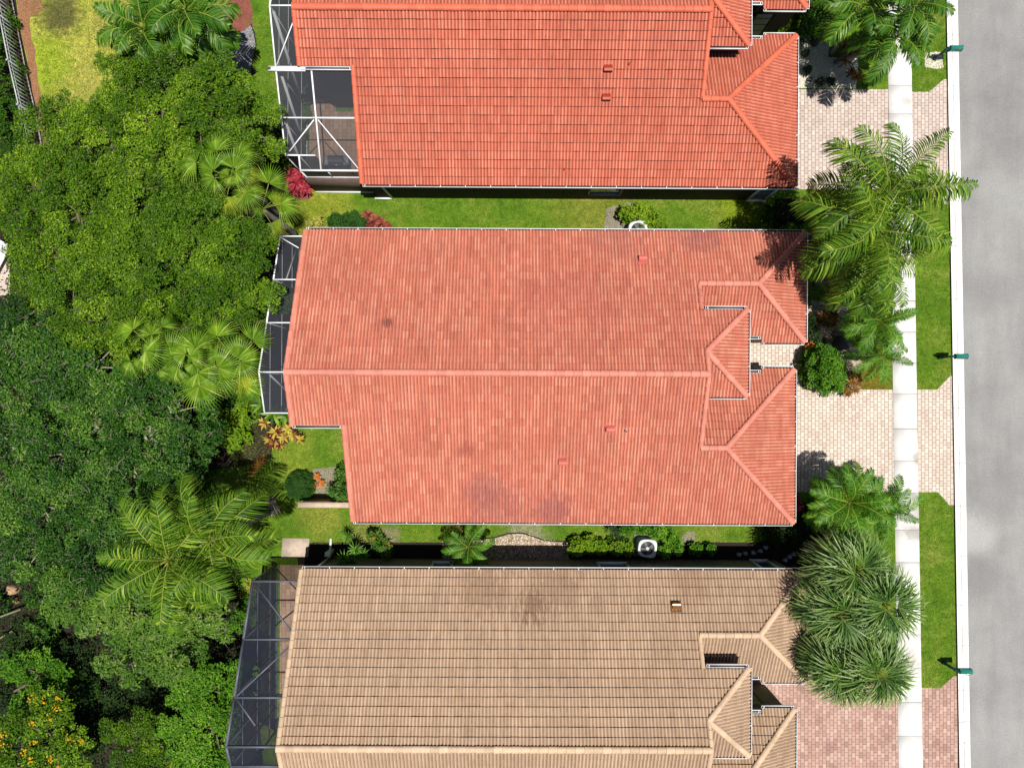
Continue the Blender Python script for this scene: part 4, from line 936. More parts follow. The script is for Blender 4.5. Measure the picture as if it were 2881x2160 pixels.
def fan(Rr, pet, e0, nseg, split, droop, spread=2.6, pitch=0.5, w=1.0, sag=0.0, strand=0.0):
    """one palmate frond: petiole, pleated blade, split drooping tips"""
    mb = MB(); d = Vector((math.cos(e0), 0, math.sin(e0))); mid = d * pet * .5 + Vector((0, 0, .04)); end = d * pet - Vector((0, 0, sag)); mb.tube([(0, 0, 0), mid, end], [0.022, 0.016, 0.012], 5, 1)
    e1 = e0 - pitch; A = Vector((math.cos(e1), 0, math.sin(e1))); B = Vector((0, 1, 0)); Nn = A.cross(B).normalized()
    if Nn.z < 0: Nn = -Nn
    q, tt = [], []; g = Vector((0, 0, -1))
    for k in range(nseg):
        f0, f1 = -spread + 2 * spread * k / nseg, -spread + 2 * spread * (k + 1) / nseg; fm = (f0 + f1) / 2
        r = Rr * (0.72 + 0.28 * math.cos(fm * 0.55)) * random.uniform(.94, 1.04)
        dr = lambda f: A * math.cos(f) + B * math.sin(f)
        zig = Nn * 0.012 * r; i0 = end + dr(f0) * r * .04; i1 = end + dr(f1) * r * .04
        a = end + dr(f0) * r * split - zig + g * droop * r * split ** 3 * .4; b = end + dr(f1) * r * split + zig * 0 - zig + g * droop * r * split ** 3 * .4; cm = end + dr(fm) * r * split + zig * 2 + g * droop * r * split ** 3 * .4; ci = end + dr(fm) * r * .04 + zig * .2
        t = min(1, max(0, random.gauss(.5, .2)))
        q += [[i0, ci, cm, a], [ci, i1, b, cm]]; tt += [t, min(1, t + .14)]
        wv = (b - a) * .5 * w * .85
        if strand:                                  # long free strands with a width of their own
            sw = (b - a).normalized() * strand * random.uniform(.8, 1.2); D1 = dr(fm + random.uniform(-.09, .09)) + Nn * random.uniform(-.16, .16)
            p1 = end + D1 * r * .42 + g * droop * r * .05; p2 = end + D1 * r * .74 + g * droop * r * random.uniform(.16, .34); p3 = end + D1 * r + g * droop * r * random.uniform(.5, 1.0)
            q[-2:] = []; tt[-2:] = []
            q += [[end - sw * .3, end + sw * .3, p1 + sw, p1 - sw], [p1 - sw, p1 + sw, p2 + sw * .8, p2 - sw * .8], [p2 - sw * .8, p2 + sw * .8, p3 + sw * .1, p3 - sw * .1]]; tt += [t, min(1, t + .1), min(1, t + .3)]; continue
        m2 = end + dr(fm) * r * (split + (1 - split) * .55) + g * droop * r * .30 + Nn * random.uniform(-.02, .02) * r; tp = end + dr(fm) * r * (0.98 - droop * .12) + g * droop * r * random.uniform(.6, .95)
        q += [[a, b, m2 + wv * .7, m2 - wv * .7], [m2 - wv * .7, m2 + wv * .7, tp + wv * .07, tp - wv * .07]]; tt += [t, min(1, t + .2)]
    mb.soup(q, 0, tt); return mb
def protos(kind):
    out = []
    if kind == 'queen':
        for e0, cv in ((1.25, 1.1), (0.95, 1.3), (0.70, 1.5), (0.45, 1.6), (0.20, 1.5), (-0.10, 1.3)):
            for s in (-.5, .5): out.append(feather(3.7, e0, cv, 0.86, 42, 0.058, 0.75, .5, .38, .0, .14, s).mesh('frond_queen', [M['queen'], M['rachis']]))
    elif kind == 'adon':
        for e0, cv in ((1.2, 1.5), (0.9, 1.7), (0.6, 1.8), (0.3, 1.7), (0.0, 1.4)):
            for s in (-.2, .2): out.append(feather(2.2, e0, cv, 0.62, 32, 0.062, 0.6, .6, .4, .2, .12, s).mesh('frond_glossy', [M['adon'], M['rachis']]))
    elif kind == 'date':
        for e0, cv in ((1.25, 1.3), (0.95, 1.5), (0.65, 1.6), (0.35, 1.6), (0.05, 1.4), (-.2, 1.1)):
            for s in (-.2, .2): out.append(feather(1.85, e0, cv, 0.40, 46, 0.030, 0.5, .6, .32, .1, .1, s).mesh('frond_date', [M['date'], M['rachis']]))
    elif kind == 'fan':
        for _ in range(3): out.append(fan(.7, .22, 1.3, 24, .45, .4, 1.5, 1.0, .6).mesh('frond_fan', [M['fan'], M['rachis']]))
        for e0, p in ((1.35, 1.0), (1.0, .9), (.7, .75), (.4, .5), (.1, .4)):
            for _ in range(2): out.append(fan(random.uniform(.85, 1.1), random.uniform(.7, 1.4), e0, 26, random.uniform(.36, .48), .55, 1.65, p, .62).mesh('frond_fan', [M['fan'], M['rachis']]))
    elif kind == 'fangold':
        for e0, p in ((.7, .8), (.4, .6), (.1, .4)): out.append(fan(.95, .9, e0, 26, .4, .6, 1.6, p, .6).mesh('frond_fan_gold', [M['fangold'], M['rachis']]))
    elif kind == 'dead':
        for e0 in (-.2, -.5, -.8): out.append(fan(.9, .6, e0, 14, .2, .7, 1.1, .4, .4, 0, .022).mesh('frond_dead', [M['deadfrond'], M['deadfrond']]))
    elif kind == 'sabal':
        for e0, p in ((1.3, .5), (1.05, .7), (.8, .8), (.5, .7), (.2, .6), (-.1, .5), (-.4, .4)):
            for _ in range(2): out.append(fan(1.35, .75, e0, 22, .16, .40, 1.35, p, .42, 0, .027).mesh('frond_sabal', [M['sabal'], M['rachis']]))
    return out
PROTO = {k: protos(k) for k in ('queen', 'adon', 'date', 'fan', 'fangold', 'sabal', 'dead')}
def palm(label, kind, px, py, h, n, scale=1.0, lean=(0, 0), tr=0.13, group=None, cat='palm tree', name='palm_tree', az0=None, shaft=False, mix=None, elmin=0, skip=()):
    """crown seen at photo pixel (px,py) at height h; lean = offset in metres of the foot from under the crown"""
    c = at(px, py, h); foot = Vector((c.x + lean[0], c.y + lean[1], 0)); root = thing(name, label, cat, foot, group)
    mb = MB(); K = 14; pts, rad = [], []
    for i in range(K + 1):
        f = i / K; p = foot.lerp(Vector((c.x, c.y, h)), f) + Vector((lean[0], lean[1], 0)) * (-0.35 * f * (1 - f)); pts.append(p); rad.append(tr * (1.25 - .45 * f) * (1.0 + 0.05 * (i % 2)))
    mb.tube(pts, rad, 10, 0)
    mb.build('trunk', M['palmbark'], root, True)
    if shaft: mb = MB(); mb.tube([pts[-2], pts[-1] + Vector((0, 0, .25))], [tr * .8, tr * .5], 9); mb.build('crownshaft', M['hedge'], root, True)
    ms = PROTO[kind]; a0 = random.uniform(0, 6.28) if az0 is None else az0
    for k in range(n):
        f = k / max(1, n - 1); i = min(len(ms) - 1, int((elmin + (1 - elmin) * f ** 0.85) * len(ms) * .999)); i = max(0, min(len(ms) - 1, i + random.choice((-1, 0, 0, 1))))
        if k in skip: continue
        me = ms[i]
        if mix and random.random() < mix[1]: me = random.choice(PROTO[mix[0]])
        o = bpy.data.objects.new('frond', me); C.objects.link(o); o.parent = root
        o.location = (c.x - foot.x, c.y - foot.y, h + 0.12 * (1 - f)); s = scale * random.uniform(.88, 1.1)
        rl = .5 if kind == 'fan' else .22
        if kind == 'fan': s *= random.uniform(.8, 1.1)
        o.rotation_euler = (random.uniform(-rl, rl), random.uniform(-.08, .08), a0 + k * 2.39996 + random.uniform(-.25, .25)); o.scale = (s, s, s)
    return root

# ------------------------------------------------------------------ planting: trees behind the houses
tree('olive green spreading tree nearest the grey gravel path and the white cage', [(430, 255, 165, 6.4), (580, 265, 115, 6.2), (690, 335, 95, 5.6), (540, 330, 130, 6.6), (330, 240, 95, 5.9)], 'oak', group='olive green trees behind the houses')
tree('olive green tree reaching over the end of the picket fence', [(190, 420, 165, 6.5), (90, 500, 120, 6.2), (300, 400, 120, 6.6), (170, 330, 60, 5.6)], 'oak', group='olive green trees behind the houses')
tree('olive green tree at the middle of the grove, beside the upper fan palm', [(440, 500, 170, 7.0), (540, 440, 80, 6.4), (400, 610, 120, 6.8)], 'oak', group='olive green trees behind the houses')
tree('olive green tree on the left edge in front of the pink patio', [(110, 660, 115, 6.5), (200, 590, 120, 6.7), (180, 780, 120, 6.4), (95, 810, 80, 6.0), (30, 590, 75, 6.0), (75, 720, 60, 6.0), (60, 890, 70, 5.6)], 'oak', group='olive green trees behind the houses', gaps=.12)
tree('olive green tree above the middle fan palm clump', [(350, 730, 150, 7.0), (300, 850, 125, 6.6), (470, 690, 110, 6.8), (240, 900, 70, 6.0), (390, 930, 70, 6.0)], 'oak', group='olive green trees behind the houses')
tree('olive green tree between the two fan palms near the narrow cage', [(590, 700, 120, 6.5), (560, 850, 110, 6.4), (670, 800, 95, 6.2), (500, 930, 70, 6.0), (710, 640, 55, 5.6)], 'oak', group='olive green trees behind the houses')
tree('small olive green tree touching the narrow white cage', [(752, 855, 52, 4.6), (725, 900, 45, 4.3)], 'oak', group='olive green trees behind the houses')
tree('dark green tree with pale twigs at the left edge below the olive trees', [(55, 960, 110, 5.8), (120, 1060, 130, 6.0), (20, 1090, 110, 5.6), (-30, 980, 90, 5.6)], 'ficus', group='dark green trees with pale twigs')
tree('dark green tree with pale twigs just below the middle fan palm clump', [(350, 1110, 150, 6.0), (470, 1160, 105, 5.6), (240, 1030, 110, 6.0), (540, 1220, 65, 4.8)], 'ficus', group='dark green trees with pale twigs')
tree('dark green tree with pale twigs left of the queen palm crowns', [(150, 1280, 150, 6.2), (80, 1420, 130, 5.8), (260, 1200, 100, 6.1), (20, 1260, 100, 5.8), (0, 1400, 90, 5.6)], 'ficus', group='dark green trees with pale twigs')
tree('dark green tree with pale twigs beside the big patch of shade on the lawn', [(340, 1310, 130, 6.1), (450, 1290, 95, 5.6), (280, 1430, 120, 6.0), (400, 1230, 80, 5.9), (510, 1330, 50, 4.8)], 'ficus', group='dark green trees with pale twigs')
tree('dark green tree with pale twigs at the left edge above the fallen poles', [(200, 1560, 120, 6.0), (100, 1540, 100, 5.5), (280, 1620, 90, 5.8), (330, 1520, 70, 5.6), (20, 1540, 80, 5.2)], 'ficus', group='dark green trees with pale twigs')
tree('mid green tree with larger leaves directly below the queen palms', [(330, 1720, 120, 5.8), (430, 1800, 130, 5.8), (240, 1690, 80, 5.6), (520, 1760, 95, 5.4), (370, 1880, 75, 5.2), (560, 1690, 60, 4.8), (140, 1690, 45, 4.8)], 'broad')
tree('bright green bushy tree beside the bronze cage', [(570, 1960, 95, 4.4), (590, 2070, 85, 4.2), (500, 2040, 80, 4.0), (540, 2140, 70, 4.0)], 'bright')
tree('shrubby tree with clusters of yellow flowers in the bottom left corner', [(90, 2060, 100, 4.2), (30, 2120, 90, 4.0), (150, 2130, 70, 3.8)], 'flower', flowers=34, cat='flowering tree')
tree('low round olive green tree at the bottom edge right of the yellow flowers', [(350, 2120, 85, 3.8), (420, 2160, 75, 3.6)], 'oak')
tree('low green tree above the yellow flowered one in deep shade', [(90, 1910, 85, 2.6), (30, 1950, 60, 2.4), (160, 1960, 50, 2.2)], 'bright', gaps=.28)
shrub('added dark bushes filling the shaded gap at the bottom left', [(250, 1960, 70, 1.4), (300, 2030, 60, 1.3), (180, 1850, 55, 1.3), (60, 1800, 60, 1.2), (420, 2010, 50, 1.2), (230, 2090, 60, 1.4)], 'dark', .15, .07, 4, .3, 50)  # dark leaf colour stands for the black shade here
shrub('dark shrub in the shade under the olive tree beside the white cage', [(770, 430, 45, 1.6), (745, 500, 45, 1.5), (790, 365, 30, 1.2)], 'dark', .14, .07, 6, .28, 60)
shrub('lime green rounded shrub at the edge of the small back lawn', [(655, 1225, 48, 1.3), (625, 1195, 45, 1.4), (680, 1165, 38, 1.2), (690, 1120, 28, 1.0)], 'lime', .15, .11, 8, .24, 40)
shrub('dark bushes in the shade between the fan palms and the narrow cage', [(690, 1090, 45, 1.4), (600, 1100, 60, 1.8), (740, 1010, 35, 1.4)], 'ficus', .14, .07, 6, .28, 55)
shrub('dark leafy bushes around the tan rocks at the left edge', [(75, 1610, 40, 1.6), (20, 1600, 40, 1.6), (100, 1680, 36, 1.6), (100, 1760, 30, 1.3), (-10, 1700, 30, 1.4), (30, 1870, 50, 1.4), (120, 1810, 40, 1.3)], 'ficus', .15, .07, 7, .26, 55)
shrub('added dark bushes filling the deep shade right of the yellow flowers', [(200, 1900, 60, 1.5), (330, 1960, 60, 1.5), (420, 1940, 45, 1.5), (260, 2040, 50, 1.5), (430, 2070, 45, 1.5), (190, 2010, 40, 1.5), (10, 1960, 50, 1.5)], 'dark', .15, .07, 5, .3, 55)  # bushes added to darken the gap; black shade carried by leaf colour
def ground_leaves(name, poly, dens, mat, l=.13, zmax=.3):
    x, y = scatter(poly, dens); n = len(x); mb = MB(); P = np.stack([x, y, rng.uniform(.01, zmax, n) * (0.3 + 0.7 * (np.sin(x * 1.7) * np.sin(y * 1.9) > 0))], 1)
    leaves(mb, P, np.tile([0, 0, .8], (n, 1)) + rng.normal(size=(n, 3)) * .5, l, l * .5); o = mb.build(name, M[mat]); o['kind'] = 'stuff'
ground_leaves('undergrowth', [(-60, 860), (560, 860), (620, 1300), (560, 1500), (720, 1720), (600, 2400), (-60, 2400)], 95, 'dark', .16, .35)  # dark leaves added over the soil to deepen the painted shade
ground_leaves('leaf_litter', [(-60, 480), (300, 300), (620, 250), (790, 480), (790, 900), (560, 1000), (-60, 900)], 45, 'dark', .14, .2)
# hedge beyond the fence, one clipped row
shrub('bright green hedge running along the outer side of the picket fence', [(-32, 30, 40, 1.9), (-28, 100, 44, 1.9), (-18, 170, 46, 1.9), (-10, 240, 48, 1.9), (0, 310, 50, 1.9), (12, 380, 50, 1.9), (26, 450, 50, 1.9), (-20, 520, 80, 2.0), (-60, 300, 60, 2.2), (-70, 120, 60, 2.2), (10, 600, 50, 1.8), (20, 530, 45, 1.9)], 'hedge', .13, .07, 5.5, .30, 70, cat='hedge', name='hedge')
shrub('low green bushes growing through the picket fence', [(28, 60, 14, .9), (52, 190, 13, .8), (72, 300, 14, .8)], 'hedge', .12, .06, 10, .18, 40)
# palms behind
QG = 'queen palms with long feather fronds behind the salmon house'
palm('queen palm with the lower left crown of the pair on the back lawn', 'queen', 480, 1572, 7.5, 18, .86, group=QG, az0=0.3)
palm('queen palm with the upper right crown of the pair on the back lawn', 'queen', 590, 1520, 7.0, 17, .84, group=QG, az0=1.7)
FG = 'fan palms with shiny pale green leaves'
palm('fan palm with yellow green leaves just below the white pool cage', 'fan', 655, 500, 6.0, 16, .98, group=FG, mix=('fangold', .35), az0=.4)
palm('small fan palm with yellowish leaves beside the crimson shrub', 'fan', 738, 590, 4.8, 11, .95, group=FG, mix=('fangold', .3), az0=2.0)
palm('fan palm at the left end of the middle clump', 'fan', 440, 985, 6.0, 11, .95, group=FG, az0=.9)
palm('fan palm with the largest glossy leaves in the middle of the clump', 'fan', 555, 1020, 6.0, 15, 1.05, group=FG, az0=2.2)
palm('fan palm at the right end of the clump against the narrow cage', 'fan', 660, 1010, 5.6, 13, 1.0, group=FG, mix=('fangold', .18), az0=.2)
AG = 'palms with glossy arching fronds at the top left'
palm('glossy arching palm over the dry lawn at the top left', 'adon', 410, 85, 5.0, 18, 1.02, lean=(0.5, -0.4), group=AG, shaft=True, tr=.1)
palm('glossy arching palm whose grey trunk rises from the red mulch', 'adon', 530, 35, 5.4, 19, 1.05, lean=tuple((at(655, 35) - at(530, 35, 5.4)).xy), group=AG, shaft=True, tr=.1)
# front yard palms
RG = 'palms with glossy arching fronds in front of the orange-red house'
f1 = at(2350, 175)
palm('glossy arching palm with its crown over the white gravel bed', 'adon', 2424, 22, 4.0, 12, .98, lean=tuple((at(2338, 150) - at(2424, 22, 4.0)).xy), group=RG, shaft=True, tr=.1)
palm('glossy arching palm leaning out over the sidewalk from the white gravel bed', 'adon', 2520, 108, 4.3, 14, .98, lean=tuple((f1 - at(2520, 108, 4.3)).xy), group=RG, shaft=True, tr=.1)
palm('glossy arching palm at the top edge beside the street lawn', 'adon', 2568, 18, 5.2, 12, .85, lean=(-.8, .3), group=RG, shaft=True, tr=.1)
SG = 'tall queen palms between the orange-red and salmon houses'
palm('tall queen palm with fronds hanging over the pink driveway apron', 'queen', 2490, 555, 7.4, 20, .92, group=SG, az0=0.95, lean=(-.3, -.2))
palm('tall queen palm with fronds spread over the sidewalk beside the salmon roof', 'queen', 2452, 650, 6.9, 20, .92, group=SG, az0=2.6, lean=(-.2, 0))
palm('shorter queen palm with fronds against the salmon roof corner', 'queen', 2450, 745, 5.2, 15, .72, group=SG, az0=.4, lean=(-.2, 0))
DG = 'feathery date palms in the front yards'
palm('feathery date palm below the tall queen palms', 'date', 2432, 780, 3.2, 24, .95, group=DG)
palm('feathery date palm by the big dark pot, arching over the sidewalk grass', 'date', 2468, 905, 3.2, 24, .95, group=DG, lean=(-.5, -.3))
palm('small feathery palm with drooping fronds by the river rock bed', 'date', 2478, 1000, 2.6, 14, .85, group=DG, lean=(-.3, .1))
palm('date palm with a full round crown at the lower corner of the cream driveway', 'date', 2383, 1410, 3.4, 32, 1.15, group=DG)
palm('date palm leaning over the sidewalk below the cream driveway', 'date', 2478, 1432, 3.2, 26, 1.0, group=DG, lean=(-.5, 0))
palm('small feathery palm in the side yard by the tan house gutter', 'date', 1318, 1535, 1.9, 14, .80, group=None)
BG = 'cabbage palms with stringy drooping fans in front of the tan house'
palm('cabbage palm with the topmost crown of the group by the sidewalk', 'sabal', 2395, 1600, 5.2, 26, 1.0, group=BG, mix=('dead', .06))
palm('cabbage palm spreading over the sidewalk joint in the middle of the group', 'sabal', 2478, 1690, 5.6, 28, 1.0, group=BG, mix=('dead', .06))
palm('cabbage palm crowded against the tan roof corner', 'sabal', 2350, 1715, 5.0, 24, .95, group=BG, mix=('dead', .06))
palm('cabbage palm with the crown nearest the red brick driveway', 'sabal', 2450, 1880, 5.2, 28, 1.0, group=BG, mix=('dead', .06))
palm('cabbage palm low beside the courtyard of the tan house', 'sabal', 2350, 1880, 4.6, 24, .92, group=BG, mix=('dead', .06))

# ------------------------------------------------------------------ shrubs and bedding
shrub('neatly clipped round bush on the back lawn', [(838, 1369, 43, 1.25)], 'clip', .055, .035, 26, .14, 95, smooth_dome=True, flat=1.0)
shrub('leafy dark green bush against the back wall of the salmon house', [(958, 1385, 40, 1.7), (965, 1335, 30, 1.5)], 'broad', .16, .09, 9, .24, 40)
rosettes('small orange flowering plants between the clipped bush and the leafy bush', [(893, 1340, .35, .8), (905, 1360, .4, .8), (888, 1365, .35, .7)], 'orange', .32, .09, 12, 'flower')
rosettes('croton clump with dark red and yellow leaves at the corner of the narrow cage', [(745, 1190, .8, 1), (775, 1215, .8, 1), (800, 1230, .7, 1), (760, 1235, .7, 1), (790, 1250, .7, .9), (825, 1225, .7, .9), (845, 1235, .6, .8), (770, 1250, .6, .9), (812, 1205, .8, 1)], 'croton', .42, .11, 16)
rosettes('broad green strap leaved plant between the narrow cage and the croton', [(770, 1165, .9, 1.2), (735, 1140, .9, 1.1), (725, 1100, .9, 1.1), (805, 1172, .9, 1)], 'adon', .6, .13, 12)
rosettes('crimson ti plants by the corner of the white pool cage', [(818, 495, .9, 1), (832, 515, .9, 1.1), (845, 500, .9, 1), (850, 525, .7, 1), (828, 535, .7, 1), (862, 535, .6, .9), (840, 480, 1.0, .9)], 'red', .45, .12, 15)
shrub('cream yellow flowering plant above the crimson ti plants', [(810, 470, 13, .9)], 'yellowleaf', .09, .06, 30, .12, 40)
shrub('yellow variegated shrub at the top left corner of the salmon roof', [(872, 632, 16, .8), (895, 622, 16, .8), (855, 655, 13, .7)], 'yellowleaf', .13, .08, 24, .16, 28)
shrub('dark green low hedge along the north wall of the salmon house', [(945, 622, 26, .9), (985, 618, 28, 1.0), (1015, 628, 22, .9)], 'clip', .13, .07, 16, .2, 50, cat='hedge', name='hedge')
rosettes('copper red bromeliads at the end of the low hedge', [(1035, 608, .6, 1), (1055, 622, .6, 1.1), (1075, 630, .6, 1.1), (1045, 635, .5, 1), (1088, 640, .5, .9)], 'copper', .42, .11, 18)
shrub('light green shrub hedge around the air conditioner of the salmon house', [(1765, 598, 26, 1.1), (1800, 598, 28, 1.15), (1835, 608, 28, 1.1), (1852, 635, 24, 1.0), (1815, 622, 20, 1.0)], 'lime', .16, .10, 12, .22, 38)
shrub('small bright green bush at the top right corner of the salmon roof', [(2222, 645, 20, 1.3), (2205, 650, 14, 1.1), (2250, 645, 18, 1.1)], 'bright', .12, .08, 16, .2, 50)
shrub('fringe of dark shrubs at the front corner between the upper houses', [(2200, 600, 40, 1.4), (2240, 610, 35, 1.3), (2285, 700, 30, 1.2)], 'dark', .13, .06, 7, .25, 55)
shrub('light green shrub hedge on the left of the tan house air conditioner', [(1625, 1540, 28, 1.2), (1660, 1535, 28, 1.2), (1690, 1540, 24, 1.1), (1735, 1540, 26, 1.1), (1765, 1545, 20, 1.0)], 'lime', .16, .09, 12, .22, 40)
shrub('light green shrub hedge above and right of the tan house air conditioner', [(1770, 1480, 28, 1.3), (1810, 1480, 30, 1.3), (1850, 1492, 30, 1.3), (1880, 1510, 26, 1.2), (1900, 1540, 26, 1.2), (1870, 1550, 20, 1.1), (1960, 1545, 18, .8), (2000, 1545, 14, .7)], 'bright', .15, .09, 12, .22, 45)
rosettes('spiky dark plant with thin leaves in the gap of the light green hedge', [(1725, 1490, .6, 1), (1748, 1510, .5, .8)], 'dark', .5, .05, 20)
rosettes('spiky green dracaenas by the tan house wall', [(968, 1570, 1.4, 1), (1000, 1545, 1.4, 1), (1020, 1560, 1.3, .9), (965, 1590, 1.2, 1), (990, 1580, 1.2, .8), (978, 1510, 1.0, .8)], 'date', .5, .055, 26, el=(-.1, 1.2), curl=.8)
shrub('green shrub with a few peach blossoms behind the dracaenas', [(1070, 1535, 26, 1.2), (1050, 1510, 20, 1.2), (1085, 1555, 18, 1.0)], 'broad', .15, .08, 10, .22, 34, extra=('orange', 5))
shrub('big round bright green bush beside the cream walkway', [(2330, 1040, 68, 2.0), (2315, 1000, 38, 1.9), (2345, 1075, 38, 1.9)], 'bright', .13, .07, 9, .25, 80)
rosettes('orange bronze ti plants at the right side of the big round bush', [(2395, 1075, .7, 1), (2405, 1095, .6, 1), (2385, 1105, .5, .9), (2415, 1075, .6, .9), (2398, 1055, .7, .9), (2378, 1095, .6, .9), (2412, 1055, .6, .9)], 'ti', .36, .085, 18)
rosettes('bronze ti plants in the middle of the river rock bed', [(2315, 885, .7, 1), (2330, 895, .7, 1), (2345, 885, .6, 1), (2325, 910, .6, .9), (2350, 900, .5, .8), (2305, 900, .5, .9), (2340, 915, .5, .8)], 'ti', .36, .085, 18)
rosettes('small orange bromeliads at the corner of the cream walkway', [(2282, 970, .4, .8), (2272, 975, .4, .8)], 'orange', .28, .08, 14)
shrub('dark green shrub strip along the front wall of the salmon house', [(2285, 930, 26, 1.1), (2275, 900, 22, 1.0), (2268, 850, 22, 1.1), (2310, 965, 20, .8)], 'dark', .12, .06, 12, .2, 55)
shrub('dark green bush at the front of the orange-red house by the top edge', [(2300, 40, 46, 1.6), (2270, 70, 36, 1.4), (2330, 70, 36, 1.5), (2290, 0, 40, 1.6)], 'ficus', .13, .07, 8, .24, 60)
shrub('copper leaved bush at the top edge in front of the orange-red house', [(2265, 10, 24, 1.3), (2280, -10, 22, 1.3)], 'copper', .10, .06, 16, .2, 50)
shrub('yellow green small bush in the courtyard of the orange-red house', [(2205, 70, 18, 1.0), (2215, 50, 16, 1.0), (2195, 88, 14, .8)], 'lime', .12, .07, 20, .18, 36)
rosettes('dark bronze plant at the foot of the leaning palms', [(2395, 150, .9, 1.2), (2410, 120, .9, 1.1), (2380, 170, .8, 1), (2375, 130, .9, 1)], 'ti', .5, .07, 18)
rosettes('orange tipped plant at the edge of the white gravel bed', [(2410, 215, .4, .9), (2395, 205, .5, 1)], 'ti', .4, .08, 18)
for i, (x, y, r) in enumerate(((2268, 148, 12), (2275, 195, 12), (2310, 228, 13), (2340, 228, 14))):
    shrub(['small dark green tuft at the upper left of the white gravel bed', 'small dark green tuft at the left middle of the white gravel bed', 'small dark green tuft near the lower edge of the white gravel bed', 'small dark green tuft between two others at the lower edge of the gravel'][i], [(x, y, r, .45)], 'dark', .08, .03, 40, .12, 40, group='tufts in the white gravel bed')
rosettes('bright crimson ti plant at the lower right corner of the salmon roof', [(2240, 1410, .8, 1), (2236, 1398, .7, .9), (2243, 1425, .7, 1)], 'red', .36, .10, 14)
shrub('dark ferny undergrowth below the date palms by the salmon roof corner', [(2290, 1450, 40, .9), (2330, 1480, 40, .9), (2270, 1490, 35, .8), (2230, 1510, 35, .8), (2180, 1505, 35, .8), (2380, 1500, 35, .8)], 'dark', .15, .05, 7, .25, 60)
shrub('yellow tipped low plants beside the tan roof corner', [(2265, 1570, 18, .8), (2285, 1590, 16, .7)], 'ti', .13, .05, 22, .16, 40)
shrub('green undergrowth beneath the cabbage palms', [(2330, 1650, 50, 1.0), (2400, 1780, 60, 1.0), (2310, 1800, 45, 1.0), (2480, 1800, 40, .8)], 'dark', .15, .06, 6, .26, 60)
shrub('small leafy plants at the corner of the bronze cage', [(690, 1720, 30, .8), (670, 1760, 30, .9), (700, 1690, 22, .6)], 'bright', .16, .07, 10, .22, 40)
shrub('yellow green groundcover at the foot of the queen palms', [(705, 1650, 24, .4), (690, 1680, 18, .4)], 'yellowleaf', .10, .05, 14, .16, 30)

# ------------------------------------------------------------------ small objects
def aircon(label, px, py, rz, flip=1):
    """condenser with a rounded casing, round fan opening, blades and hub"""
    h = 0.85; c = at(px, py, h); root = thing('air_conditioner', label, 'air conditioner', (c.x, c.y, 0))
    cs, sn = math.cos(rz), math.sin(rz)
    def outline(f):
        pts = []
        for k in range(36):
            a = 2 * math.pi * k / 36; e = 0.55
            x = math.copysign(abs(math.cos(a)) ** e, math.cos(a)) * .47; y = math.copysign(abs(math.sin(a)) ** e, math.sin(a)) * .45; y *= 1.0 + .16 * x * flip
            pts.append((c.x + (x * cs - y * sn) * f, c.y + (x * sn + y * cs) * f))
        return pts
    mb = MB(); lo, up, up2 = outline(1.0), outline(1.0), outline(.94)
    V = [(x, y, .08) for x, y in lo] + [(x, y, h - .05) for x, y in up] + [(x, y, h) for x, y in up2] + [(c.x + .36 * math.cos(2 * math.pi * k / 36 + rz), c.y + .36 * math.sin(2 * math.pi * k / 36 + rz), h) for k in range(36)] + [(c.x + .35 * math.cos(2 * math.pi * k / 36 + rz), c.y + .35 * math.sin(2 * math.pi * k / 36 + rz), h - .10) for k in range(36)]
    mb.faces(V, [(j * 36 + k, j * 36 + (k + 1) % 36, (j + 1) * 36 + (k + 1) % 36, (j + 1) * 36 + k) for j in range(4) for k in range(36)]); mb.build('casing', M['acwhite'], root)
    mb = MB(); mb.lathe((c.x, c.y, h - .30), [(.36, 0), (.36, .01)], 24); mb.build('fan_opening', M['gutdark'], root)
    mb = MB()
    for k in range(4):
        a = k * math.pi / 2 + .4; q = []
        for r_, da, z in ((.07, -.25, -.16), (.33, -.42, -.20), (.33, .22, -.11), (.07, .3, -.10)): q.append((c.x + r_ * math.cos(a + da), c.y + r_ * math.sin(a + da), h + z))
        mb.soup([q], 0, .5)
    mb.build('fan_blade', plain('fan_grey', (.20, .21, .22), .35, .1, 4, .4), root)
    mb = MB(); mb.lathe((c.x, c.y, h - .10), [(.085, 0), (.085, .06), (.06, .085), (.03, .09)], 16); mb.build('hub', M['acwhite'], root)
    mb = MB()
    for r_ in (.12, .18, .24, .30):
        P = [(c.x + r_ * math.cos(2 * math.pi * k / 28), c.y + r_ * math.sin(2 * math.pi * k / 28), h - .01) for k in range(29)]; mb.tube(P, .004, 4, cap=False)
    for k in range(4): a = k * math.pi / 4; mb.bar((c.x - .35 * math.cos(a), c.y - .35 * math.sin(a), h - .012), (c.x + .35 * math.cos(a), c.y + .35 * math.sin(a), h - .012), .008)
    mb.build('fan_guard', M['doorgrey'], root)
    mb = MB(); mb.box((c.x, c.y, .045), (1.2, 1.15, .08), rz); mb.build('base_pad', M['acpad'], root)
M['acwhite'] = plain('air_conditioner_white', (.60, .61, .62), .5, .06, 4); M['acpad'] = plain('pad_grey', (.3, .29, .27), .9)
aircon('white air conditioner with a round fan in the side yard of the tan house', 1822, 1543, -.12)
aircon('air conditioner half hidden below the top eave of the salmon house', 1796, 646, .1)

